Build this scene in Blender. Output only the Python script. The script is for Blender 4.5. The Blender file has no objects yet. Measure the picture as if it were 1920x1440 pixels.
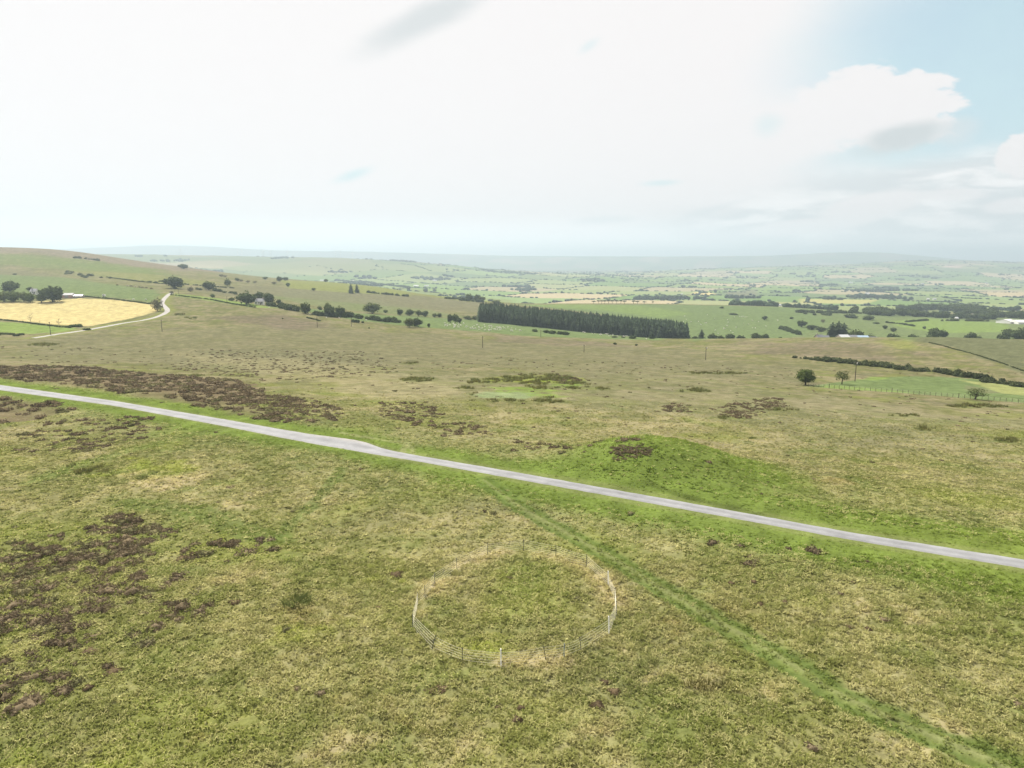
import bpy, bmesh, math, random
import numpy as np
from mathutils import Vector, Matrix
rng = np.random.default_rng(7)
random.seed(7)
S = bpy.context.scene
COL = S.collection
# ------------------------------------------------------------------ camera geometry
F = 1331.0; PITCH = math.radians(9.6); CH = 26.0
CP, SP = math.cos(PITCH), math.sin(PITCH)
def px_as(x, y):
    u = (np.asarray(x, float)-960)/F; v = (720-np.asarray(y, float))/F
    fy = CP+v*SP
    return u/fy, (-SP+v*CP)/fy
# ------------------------------------------------------------------ noise
_perm = np.random.default_rng(3).permutation(256).astype(np.int64)
_perm = np.concatenate([_perm, _perm])
_ga = np.random.default_rng(4).uniform(0, 2*np.pi, 256)
_gx, _gy = np.cos(_ga), np.sin(_ga)
def perlin(x, y, seed=0):
    x = np.asarray(x, float)+seed*17.31; y = np.asarray(y, float)-seed*9.77
    xi = np.floor(x).astype(np.int64); yi = np.floor(y).astype(np.int64)
    xf = x-xi; yf = y-yi
    xi &= 255; yi &= 255
    u = xf*xf*xf*(xf*(xf*6-15)+10); w = yf*yf*yf*(yf*(yf*6-15)+10)
    def g(i, j, dx, dy):
        h = _perm[(_perm[(xi+i) & 255]+yi+j) & 255]
        return _gx[h]*dx+_gy[h]*dy
    a = g(0, 0, xf, yf); b = g(1, 0, xf-1, yf); c = g(0, 1, xf, yf-1); d = g(1, 1, xf-1, yf-1)
    return ((a+(b-a)*u)+((c+(d-c)*u)-(a+(b-a)*u))*w)*1.5
def fbm(x, y, oct=4, seed=0):
    s = 0; amp = 1; tot = 0
    for o in range(oct):
        s = s+amp*perlin(np.asarray(x)*2**o, np.asarray(y)*2**o, seed+o*3); tot += amp; amp *= .5
    return s/tot
def sst(e0, e1, x):
    t = np.clip((x-e0)/(e1-e0), 0, 1); return t*t*(3-2*t)
# ------------------------------------------------------------------ terrain: lines across the land, (x, y, distance)
LINES = [
 [(0, 690, 200), (480, 715, 190), (960, 740, 170), (1440, 790, 140), (1920, 850, 118)],
 [(0, 655, 310), (480, 665, 310), (960, 680, 300), (1440, 715, 260), (1920, 752, 232)],
 [(0, 628, 388), (300, 619, 430), (480, 605, 470), (700, 612, 520), (960, 640, 470), (1300, 660, 430), (1440, 672, 380), (1650, 690, 330), (1920, 722, 290)],
 [(0, 595, 520), (300, 580, 560), (480, 572, 580), (640, 592, 590), (960, 615, 620), (1100, 632, 610), (1285, 637, 560), (1440, 635, 520), (1700, 634, 470), (1920, 645, 420)],
 [(0, 560, 640), (300, 548, 700), (480, 560, 720), (700, 590, 700), (900, 603, 740), (1100, 625, 720), (1285, 640, 690), (1440, 643, 700), (1700, 645, 700), (1920, 640, 720)],
 [(0, 530, 900), (300, 525, 950), (480, 545, 950), (700, 570, 950), (960, 590, 900), (1285, 625, 850), (1440, 620, 900), (1700, 615, 950), (1920, 612, 1000)],
 [(0, 500, 1200), (300, 508, 1250), (480, 525, 1250), (700, 545, 1200), (960, 571, 1200), (1200, 570, 1250), (1440, 575, 1300), (1700, 595, 1250), (1920, 598, 1250)],
 [(0, 463, 1700), (130, 468, 1700), (240, 487, 1700), (340, 500, 1700), (480, 519, 1650), (700, 535, 1600), (840, 560, 1600), (960, 578, 1700), (1200, 578, 1700), (1440, 580, 1700), (1700, 583, 1700), (1920, 583, 1700)],
 [(0, 480, 2300), (240, 505, 2300), (480, 530, 2300), (700, 548, 2300), (960, 562, 2300), (1440, 560, 2300), (1920, 570, 2300)],
 [(0, 485, 3500), (240, 505, 3500), (480, 524, 3500), (700, 528, 3500), (960, 540, 3500), (1440, 545, 3300), (1920, 555, 3000)],
 [(0, 482, 5500), (200, 476, 5500), (400, 480, 5500), (640, 484, 5500), (730, 487, 5500), (860, 499, 5500), (960, 509, 5500), (1200, 520, 5200), (1440, 530, 5000), (1920, 535, 5000)],
 [(0, 490, 8000), (400, 492, 8000), (730, 500, 8000), (960, 512, 8000), (1200, 512, 7500), (1300, 505, 8000), (1440, 500, 8500), (1600, 496, 9000), (1740, 486, 9500), (1920, 492, 9500)],
 [(0, 492, 10800), (960, 505, 10800), (1300, 508, 10800), (1600, 500, 11200), (1920, 500, 11500)],
 [(0, 472, 13500), (110, 468, 13500), (200, 464, 13500), (300, 459, 13500), (420, 463, 13500), (500, 470, 13500), (700, 472, 13500), (860, 477, 13500), (960, 480, 13500), (1200, 481, 13500), (1440, 480, 13500), (1530, 475, 13500), (1600, 471, 13500), (1680, 474, 13500), (1800, 488, 13500), (1920, 492, 13500)],
 [(0, 490, 20000), (1920, 495, 20000)],
]
NA, NY = 481, 900
AG = np.linspace(-1.6, 1.6, NA); LY0, LY1 = math.log(8), math.log(20000); LG = np.linspace(LY0, LY1, NY)
def _table():
    ys, zs = [], []
    def sm(v, k):
        ker = np.exp(-.5*(np.arange(-3*k, 3*k+1)/k)**2); ker /= ker.sum()
        return np.convolve(np.pad(v, 3*k, mode='edge'), ker, 'valid')
    for Y, z in ((8, 0), (40, 0)):
        ys.append(np.full(NA, float(Y))); zs.append(np.full(NA, float(z)))
    ra = np.interp(AG, [-.73, 0, .765], [148, 85.7, 58.7]); ys.append(sm(ra, 10)); zs.append(np.zeros(NA))
    for i, L in enumerate(LINES):
        x, y, Y = (np.array(c, float) for c in zip(*L))
        a, s = px_as(x, y); z = CH+Y*s
        k = 10 if i < 6 else 5
        ys.append(sm(np.interp(AG, a, Y), k)); zs.append(sm(np.interp(AG, a, z), k))
    X = np.log(np.array(ys)); Z = np.array(zs)
    d = np.diff(Z, axis=0)/np.diff(X, axis=0); h = np.diff(X, axis=0)
    m = np.zeros_like(Z); m[0] = d[0]; m[-1] = d[-1]
    w1 = 2*h[1:]+h[:-1]; w2 = h[1:]+2*h[:-1]
    with np.errstate(divide='ignore', invalid='ignore'):
        mm = (w1+w2)/(w1/d[:-1]+w2/d[1:])
    m[1:-1] = np.where(d[:-1]*d[1:] > 0, mm, 0)
    T = np.zeros((NA, NY))
    for j in range(NA):
        k = np.clip(np.searchsorted(X[:, j], LG)-1, 0, len(X)-2)
        hh = X[k+1, j]-X[k, j]; t = np.clip((LG-X[k, j])/hh, 0, 1)
        T[j] = ((1+2*t)*(1-t)**2*Z[k, j]+t*(1-t)**2*hh*m[k, j]+t*t*(3-2*t)*Z[k+1, j]+t*t*(t-1)*hh*m[k+1, j])
    return T
TAB = _table()
def base0(X, Y):
    X = np.asarray(X, float); Y = np.maximum(np.asarray(Y, float), 8.01)
    fa = np.clip((X/Y+1.6)/3.2*(NA-1), 0, NA-1.001); fl = np.clip((np.log(Y)-LY0)/(LY1-LY0)*(NY-1), 0, NY-1.001)
    i = fa.astype(int); j = fl.astype(int); u = fa-i; w = fl-j
    return (TAB[i, j]*(1-u)+TAB[i+1, j]*u)*(1-w)+(TAB[i, j+1]*(1-u)+TAB[i+1, j+1]*u)*w
MX, MY = 22.0, 100.0     # centre of the round barrow (set below from the land itself)
def base(X, Y):
    z = base0(X, Y)
    dx = (np.asarray(X)-MX); dy = (np.asarray(Y)-MY)
    r2 = (dx/10.5)**2+(dy/9.5)**2
    z = z+3.6*np.exp(-r2**1.1)*(1-.10*np.exp(-((dx-1)**2+(dy-1.0)**2)/5.0))
    # long swells of the moor
    far = sst(1800, 300, np.asarray(Y)); 
    z = z+fbm(np.asarray(X)/38, np.asarray(Y)/38, 2, 5)*.35*sst(25, 60, np.asarray(Y))*far
    z = z+fbm(np.asarray(X)/420, np.asarray(Y)/420, 3, 11)*9*sst(1700, 3200, np.asarray(Y))
    return z
HL = np.exp(np.linspace(math.log(20), math.log(19500), 5000))
def hit(x, y, ymin=0, f=None):
    f = f or base
    a, s = px_as(x, y); a, s = float(a), float(s)
    zt = f(a*HL, HL); zr = CH+s*HL
    b = np.nonzero((zr <= zt) & (HL >= ymin))[0]
    if len(b) == 0:
        k = np.argmin(zr-zt); Y = HL[k]
    else:
        k = b[0]
        if k > 0 and zr[k-1] > zt[k-1]:
            d0 = zr[k-1]-zt[k-1]; d1 = zr[k]-zt[k]; Y = HL[k-1]+(HL[k]-HL[k-1])*d0/(d0-d1)
        else: Y = HL[k]
    return a*Y, Y, float(f(a*Y, Y))
_m = hit(1235, 877, f=base0); MX, MY = _m[0], _m[1]+2.5
def at(x, Y, y=640):
    a, s = px_as(x, y); X = float(a)*Y
    return X, Y, float(base(X, Y))
def mpp(P):      # metres per photo pixel at a point
    return (P[1]*CP+(CH-P[2])*SP)/F/CP
def W(pts, ymin=0): return np.array([hit(x, y, ymin)[:2] for x, y in pts])
# ------------------------------------------------------------------ object helpers
def tag(o, label=None, cat=None, group=None, kind=None):
    if label: o['label'] = label
    if cat: o['category'] = cat
    if group: o['group'] = group
    if kind: o['kind'] = kind
    return o
def link(name, me, mat=None, parent=None):
    o = bpy.data.objects.new(name, me); COL.objects.link(o)
    if mat and not me.materials: me.materials.append(mat)
    if parent: o.parent = parent
    return o
def empty(name, loc=(0, 0, 0), rz=0):
    o = bpy.data.objects.new(name, None); COL.objects.link(o); o.location = loc; o.rotation_euler = (0, 0, rz)
    o.empty_display_size = .3
    return o
def mesh(name, v, faces_tri=None, faces=None, col=None, smooth=False):
    me = bpy.data.meshes.new(name)
    v = np.asarray(v, np.float32)
    if faces_tri is not None:
        f = np.asarray(faces_tri, np.int32); n = f.shape[1]
        me.vertices.add(len(v)); me.vertices.foreach_set('co', v.ravel())
        me.loops.add(f.size); me.loops.foreach_set('vertex_index', f.ravel())
        me.polygons.add(len(f)); me.polygons.foreach_set('loop_start', np.arange(0, f.size, n, dtype=np.int32))
        me.polygons.foreach_set('loop_total', np.full(len(f), n, np.int32))
        me.update(calc_edges=True)
    else:
        me.from_pydata(v.tolist(), [], faces); me.update()
    if col is not None:
        at_ = me.color_attributes.new('col', 'FLOAT_COLOR', 'POINT')
        c = np.ones((len(v), 4), np.float32); c[:, :3] = col
        at_.data.foreach_set('color', c.ravel())
    if smooth: me.polygons.foreach_set('use_smooth', np.ones(len(me.polygons), bool))
    return me
class MB:      # collects shapes into one mesh
    def __init__(s): s.v = []; s.f = []; s.n = 0
    def add(s, v, f):
        s.v.append(np.asarray(v, float)); s.f += [tuple(i+s.n for i in q) for q in f]; s.n += len(v); return s
    def box(s, c, d, rz=0):
        x, y, z = (k/2 for k in d)
        v = np.array([(i*x, j*y, k*z) for i in (-1, 1) for j in (-1, 1) for k in (-1, 1)])
        ca, sa = math.cos(rz), math.sin(rz)
        v = np.stack([v[:, 0]*ca-v[:, 1]*sa, v[:, 0]*sa+v[:, 1]*ca, v[:, 2]], 1)+np.array(c)
        return s.add(v, [(0, 1, 3, 2), (4, 6, 7, 5), (0, 4, 5, 1), (2, 3, 7, 6), (0, 2, 6, 4), (1, 5, 7, 3)])
    def tube(s, pts, rad, n=6, caps=True):
        pts = [Vector(p) for p in pts]; k = len(pts)
        rad = rad if hasattr(rad, '__len__') else [rad]*k
        v = []
        for i, p in enumerate(pts):
            d = (pts[min(i+1, k-1)]-pts[max(i-1, 0)]).normalized()
            a = d.cross(Vector((0.13, 1, 0.07))); a = a.normalized() if a.length > .05 else d.cross(Vector((1, 0, 0))).normalized()
            b = d.cross(a)
            for j in range(n):
                t = 2*math.pi*j/n; v.append(tuple(p+(a*math.cos(t)+b*math.sin(t))*rad[i]))
        f = [(i*n+j, i*n+(j+1) % n, (i+1)*n+(j+1) % n, (i+1)*n+j) for i in range(k-1) for j in range(n)]
        if caps: f += [tuple(range(n))[::-1], tuple((k-1)*n+j for j in range(n))]
        return s.add(v, f)
    def build(s, name, mat, parent=None, smooth=False):
        return link(name, s.me(name, smooth), mat, parent)
    def me(s, name, smooth=False):
        return mesh(name, np.concatenate(s.v), faces=s.f, smooth=smooth)
# ------------------------------------------------------------------ materials
def nt(name):
    m = bpy.data.materials.new(name); m.use_nodes = True; t = m.node_tree; t.nodes.clear()
    return m, t
def N(t, kind, **kw):
    n = t.nodes.new(kind)
    for k, v in kw.items():
        if k in ('operation', 'blend_type', 'data_type', 'attribute_name', 'noise_dimensions', 'sky_type', 'sun_disc', 'interpolation_type', 'clamp', 'normalize'):
            setattr(n, k, v)
        else: n.inputs[k if not k[0] == '_' else int(k[1:])].default_value = v
    return n
def L(t, a, b): t.links.new(a, b)
def plain(name, c, rough=.8, var=.25, scale=8, metallic=0, bump=0):
    m, t = nt(name)
    o = N(t, 'ShaderNodeOutputMaterial'); p = N(t, 'ShaderNodeBsdfPrincipled'); p.inputs['Roughness'].default_value = rough
    p.inputs['Metallic'].default_value = metallic; p.inputs['Specular IOR Level'].default_value = .3
    tc = N(t, 'ShaderNodeTexCoord'); nz = N(t, 'ShaderNodeTexNoise', Scale=scale, Detail=5.0)
    L(t, tc.outputs['Object'], nz.inputs['Vector'])
    mx = N(t, 'ShaderNodeMix', data_type='RGBA')
    L(t, nz.outputs['Fac'], mx.inputs[0])
    mx.inputs[6].default_value = tuple(k*(1-var) for k in c)+(1,); mx.inputs[7].default_value = tuple(min(1, k*(1+var)) for k in c)+(1,)
    L(t, mx.outputs[2], p.inputs['Base Color']); L(t, p.outputs[0], o.inputs[0])
    if bump:
        b = N(t, 'ShaderNodeBump', Strength=bump); L(t, nz.outputs['Fac'], b.inputs['Height']); L(t, b.outputs[0], p.inputs['Normal'])
    return m
def leaf(name, c, trans=.3, var=.35, scale=6, attr=False, objvar=.0, up=0):
    m, t = nt(name)
    o = N(t, 'ShaderNodeOutputMaterial'); d = N(t, 'ShaderNodeBsdfDiffuse'); tr = N(t, 'ShaderNodeBsdfTranslucent'); ms = N(t, 'ShaderNodeMixShader')
    ms.inputs[0].default_value = trans
    if attr:
        a = N(t, 'ShaderNodeAttribute', attribute_name='col'); src = a.outputs['Color']
    else:
        tc = N(t, 'ShaderNodeTexCoord'); nz = N(t, 'ShaderNodeTexNoise', Scale=scale, Detail=4.0)
        L(t, tc.outputs['Object'], nz.inputs['Vector'])
        mx = N(t, 'ShaderNodeMix', data_type='RGBA')
        mr = N(t, 'ShaderNodeMapRange'); mr.inputs[1].default_value = .3; mr.inputs[2].default_value = .7
        L(t, nz.outputs['Fac'], mr.inputs[0]); L(t, mr.outputs[0], mx.inputs[0])
        mx.inputs[6].default_value = tuple(k*(1-var) for k in c)+(1,); mx.inputs[7].default_value = (c[0]*(1+var*1.3), c[1]*(1+var), c[2]*(1+var*.6), 1)
        src = mx.outputs[2]
        if objvar:
            oi = N(t, 'ShaderNodeObjectInfo'); hs = N(t, 'ShaderNodeHueSaturation')
            m1 = N(t, 'ShaderNodeMapRange'); m1.inputs[3].default_value = 1-objvar; m1.inputs[4].default_value = 1+objvar
            L(t, oi.outputs['Random'], m1.inputs[0]); L(t, m1.outputs[0], hs.inputs['Value']); L(t, src, hs.inputs['Color'])
            src = hs.outputs[0]
    if up:      # soft fuzzy cover: shading normals lean upwards
        g = N(t, 'ShaderNodeNewGeometry'); s1 = N(t, 'ShaderNodeVectorMath', operation='SCALE'); s1.inputs['Scale'].default_value = up; L(t, g.outputs['Normal'], s1.inputs[0])
        s2 = N(t, 'ShaderNodeVectorMath', operation='ADD'); L(t, s1.outputs[0], s2.inputs[0]); s2.inputs[1].default_value = (0, 0, 1); s3 = N(t, 'ShaderNodeVectorMath', operation='NORMALIZE'); L(t, s2.outputs[0], s3.inputs[0])
        L(t, s3.outputs[0], d.inputs['Normal'])
    L(t, src, d.inputs[0]); L(t, src, tr.inputs[0]); L(t, d.outputs[0], ms.inputs[1]); L(t, tr.outputs[0], ms.inputs[2]); L(t, ms.outputs[0], o.inputs[0])
    return m
def ground_mat():
    m, t = nt('moorland_ground')
    o = N(t, 'ShaderNodeOutputMaterial'); d = N(t, 'ShaderNodeBsdfDiffuse')
    a = N(t, 'ShaderNodeAttribute', attribute_name='col'); tc = N(t, 'ShaderNodeTexCoord')
    n1 = N(t, 'ShaderNodeTexNoise', Scale=2.2, Detail=6.0, Roughness=.65); n2 = N(t, 'ShaderNodeTexNoise', Scale=.16, Detail=7.0, Roughness=.7)
    for n in (n1, n2): L(t, tc.outputs['Object'], n.inputs['Vector'])
    ad = N(t, 'ShaderNodeMath', operation='ADD'); L(t, n1.outputs['Fac'], ad.inputs[0]); L(t, n2.outputs['Fac'], ad.inputs[1])
    mr = N(t, 'ShaderNodeMapRange'); mr.inputs[1].default_value = .7; mr.inputs[2].default_value = 1.3; mr.inputs[3].default_value = .68; mr.inputs[4].default_value = 1.32
    L(t, ad.outputs[0], mr.inputs[0])
    mx = N(t, 'ShaderNodeVectorMath', operation='MULTIPLY'); L(t, a.outputs['Color'], mx.inputs[0]); L(t, mr.outputs[0], mx.inputs[1])
    L(t, mx.outputs[0], d.inputs[0])
    b = N(t, 'ShaderNodeBump', Strength=.5, Distance=.25); L(t, n1.outputs['Fac'], b.inputs['Height']); L(t, b.outputs[0], d.inputs['Normal'])
    L(t, d.outputs[0], o.inputs[0])
    return m
M = {
 'ground': ground_mat(),
 'tuft': leaf('moor_grass', (0, 0, 0), .5, attr=True, up=.25),
 'stufftree': leaf('far_foliage', (0, 0, 0), .15, attr=True),
 'leaf_dark': leaf('dark_leaf', (.066, .092, .038), .22, .4, 5, objvar=.22),
 'leaf_mid': leaf('mid_leaf', (.078, .108, .036), .25, .4, 5, objvar=.2),
 'leaf_pale': leaf('pale_leaf', (.115, .145, .055), .3, .35, 5, objvar=.15),
 'leaf_grey': leaf('grey_leaf', (.13, .125, .075), .25, .3, 5, objvar=.15),
 'needle': leaf('spruce_needle', (.052, .076, .044), .18, .4, 3, objvar=.3),
 'gorse': leaf('gorse_leaf', (.066, .084, .040), .15, .4, 1.2, objvar=.2),
 'heather': leaf('heather_leaf', (.125, .098, .062), .2, .3, 6, objvar=.25),
 'rush': leaf('rush_leaf', (.125, .155, .05), .4, .3, 4, objvar=.15, up=.4),
 'bark': plain('bark', (.085, .068, .05), .9, .35, 12),
 'deadwood': plain('dead_wood', (.16, .13, .10), .9, .3, 12),
 'pole': plain('pole_wood', (.075, .058, .042), .8, .25, 6),
 'postwood': plain('post_wood', (.11, .10, .075), .85, .3, 14),
 'postpale': plain('pale_post', (.80, .80, .76), .7, .12, 9),
 'postdark': plain('dark_post', (.045, .055, .04), .7, .2, 9),
 'postblue': plain('blue_post', (.12, .18, .24), .7, .2, 9),
 'wire': plain('fence_rope', (.58, .55, .42), .6, .2, 5),
 'steel': plain('steel', (.35, .36, .36), .4, .15, 5, .6),
 'ceramic': plain('ceramic', (.65, .63, .58), .3, .1, 8),
 'render': plain('white_render', (.74, .72, .66), .8, .1, 1.5),
 'stone': plain('field_stone', (.30, .26, .22), .9, .3, 2),
 'slate': plain('slate_roof', (.17, .175, .19), .6, .25, 1.4),
 'tin': plain('tin_roof', (.46, .47, .48), .45, .15, .6),
 'tinblue': plain('blue_tin_roof', (.30, .40, .50), .45, .15, .6),
 'tinwhite': plain('white_sheet_roof', (.62, .615, .60), .5, .08, .4),
 'brickpink': plain('pink_shed', (.42, .28, .23), .85, .2, 2),
 'glass': plain('window_glass', (.05, .06, .07), .15, .1, 2),
 'wool': plain('wool', (.60, .575, .50), .95, .1, 9),
 'cowhide': plain('cow_hide', (.045, .038, .033), .8, .3, 2),
 'cowpale': plain('pale_hide', (.45, .40, .33), .8, .2, 2),
 'turbine': plain('turbine_paint', (.60, .63, .65), .5, .04, 2),
 'caravan': plain('caravan_paint', (.78, .77, .73), .5, .06, 2),
}
def asphalt():
    m, t = nt('worn_asphalt')
    o = N(t, 'ShaderNodeOutputMaterial'); p = N(t, 'ShaderNodeBsdfPrincipled', Roughness=.85); p.inputs['Specular IOR Level'].default_value = .25
    a = N(t, 'ShaderNodeAttribute', attribute_name='col'); tc = N(t, 'ShaderNodeTexCoord')
    n1 = N(t, 'ShaderNodeTexNoise', Scale=.55, Detail=8.0, Roughness=.7); L(t, tc.outputs['Object'], n1.inputs['Vector'])
    mr = N(t, 'ShaderNodeMapRange'); mr.inputs[1].default_value = .3; mr.inputs[2].default_value = .7; mr.inputs[3].default_value = .82; mr.inputs[4].default_value = 1.15
    L(t, n1.outputs['Fac'], mr.inputs[0])
    mx = N(t, 'ShaderNodeVectorMath', operation='MULTIPLY'); L(t, a.outputs['Color'], mx.inputs[0]); L(t, mr.outputs[0], mx.inputs[1])
    L(t, mx.outputs[0], p.inputs['Base Color']); L(t, p.outputs[0], o.inputs[0])
    return m
M['asphalt'] = asphalt()
# ------------------------------------------------------------------ roads (edges on the land)
R_TOP = [(0, 721), (213, 750.5), (427, 786), (533, 804.5), (580, 812), (602, 815), (640, 819.5), (672, 823.5), (692, 829), (716, 840), (773, 851.5), (960, 883), (1280, 939.5), (1600, 998), (1920, 1048)]
R_BOT = [(0, 732), (213, 761), (427, 801), (533, 822.5), (585, 832.5), (617, 838.5), (640, 842.5), (697, 852), (773, 863.5), (960, 897.5), (1280, 955), (1600, 1013.5), (1920, 1067)]
def strip(top, bot, n, ext=60):
    xs = np.linspace(top[0][0], top[-1][0], n)
    yt = np.interp(xs, *zip(*top)); yb = np.interp(xs, *zip(*bot))
    A = np.array([hit(x, y)[:2] for x, y in zip(xs, yt)]); B = np.array([hit(x, y)[:2] for x, y in zip(xs, yb)])
    d0 = (A[0]-A[6]); d0 /= np.linalg.norm(d0); d1 = (A[-1]-A[-7]); d1 /= np.linalg.norm(d1)
    k = np.arange(ext, 0, -3.0)[:, None]; k2 = np.arange(3.0, ext, 3)[:, None]
    return np.concatenate([A[0]+d0*k, A, A[-1]+d1*k2]), np.concatenate([B[0]+d0*k, B, B[-1]+d1*k2])
RA, RB = strip(R_TOP, R_BOT, 160)
def smooth_line(P, k=3):
    P = P.copy()
    for _ in range(k): P[1:-1] = (P[:-2]+2*P[1:-1]+P[2:])/4
    return P
RA = smooth_line(RA, 1); RB = smooth_line(RB)
RC = (RA+RB)/2
LANE = [(60, 634), (95, 628.5), (150, 620.5), (190, 613.5), (230, 606), (265, 601), (290, 595.5), (306, 589.5), (314, 583.5), (313, 578.5), (307, 573), (303, 569), (306, 562.5), (312, 556), (318, 551), (324, 549)]
LANE_W = W(LANE)
def resample(P, n):
    d = np.r_[0, np.cumsum(np.linalg.norm(np.diff(P, axis=0), axis=1))]; t = np.linspace(0, d[-1], n)
    return np.stack([np.interp(t, d, P[:, 0]), np.interp(t, d, P[:, 1])], 1)
LANE_W = smooth_line(resample(LANE_W, 140), 4)
def dline(X, Y, P, maxd):
    """distance to polyline, only exact within maxd"""
    D = np.full(X.shape, 1e9)
    for i in range(len(P)-1):
        p, q = P[i], P[i+1]
        bb = np.nonzero((X > min(p[0], q[0])-maxd) & (X < max(p[0], q[0])+maxd) & (Y > min(p[1], q[1])-maxd) & (Y < max(p[1], q[1])+maxd))[0]
        if not len(bb): continue
        e = q-p; L2 = max(e@e, 1e-9)
        t = np.clip(((X[bb]-p[0])*e[0]+(Y[bb]-p[1])*e[1])/L2, 0, 1)
        D[bb] = np.minimum(D[bb], np.hypot(X[bb]-p[0]-t*e[0], Y[bb]-p[1]-t*e[1]))
    return D
def pmask(X, Y, P, soft, warp=0, wscale=1):
    """1 inside a world polygon, soft ragged edge"""
    P = np.asarray(P); out = np.zeros(X.shape)
    mg = soft+warp*1.5
    bb = np.nonzero((X > P[:, 0].min()-mg) & (X < P[:, 0].max()+mg) & (Y > P[:, 1].min()-mg) & (Y < P[:, 1].max()+mg))[0]
    if not len(bb): return out
    x, y = X[bb], Y[bb]
    if warp:
        x, y = x+fbm(X[bb]/wscale, Y[bb]/wscale, 3, 21)*warp*1.6, y+fbm(X[bb]/wscale, Y[bb]/wscale, 3, 33)*warp*1.6
    ins = np.zeros(len(bb), bool); D = np.full(len(bb), 1e9)
    for i in range(len(P)):
        p, q = P[i], P[(i+1) % len(P)]
        e = q-p; L2 = max(e@e, 1e-9)
        t = np.clip(((x-p[0])*e[0]+(y-p[1])*e[1])/L2, 0, 1)
        D = np.minimum(D, np.hypot(x-p[0]-t*e[0], y-p[1]-t*e[1]))
        c = ((p[1] > y) != (q[1] > y)) & (x < (q[0]-p[0])*(y-p[1])/((q[1]-p[1]) or 1e-9)+p[0])
        ins ^= c
    out[bb] = sst(-soft, soft, np.where(ins, D, -D))
    return out
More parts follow.
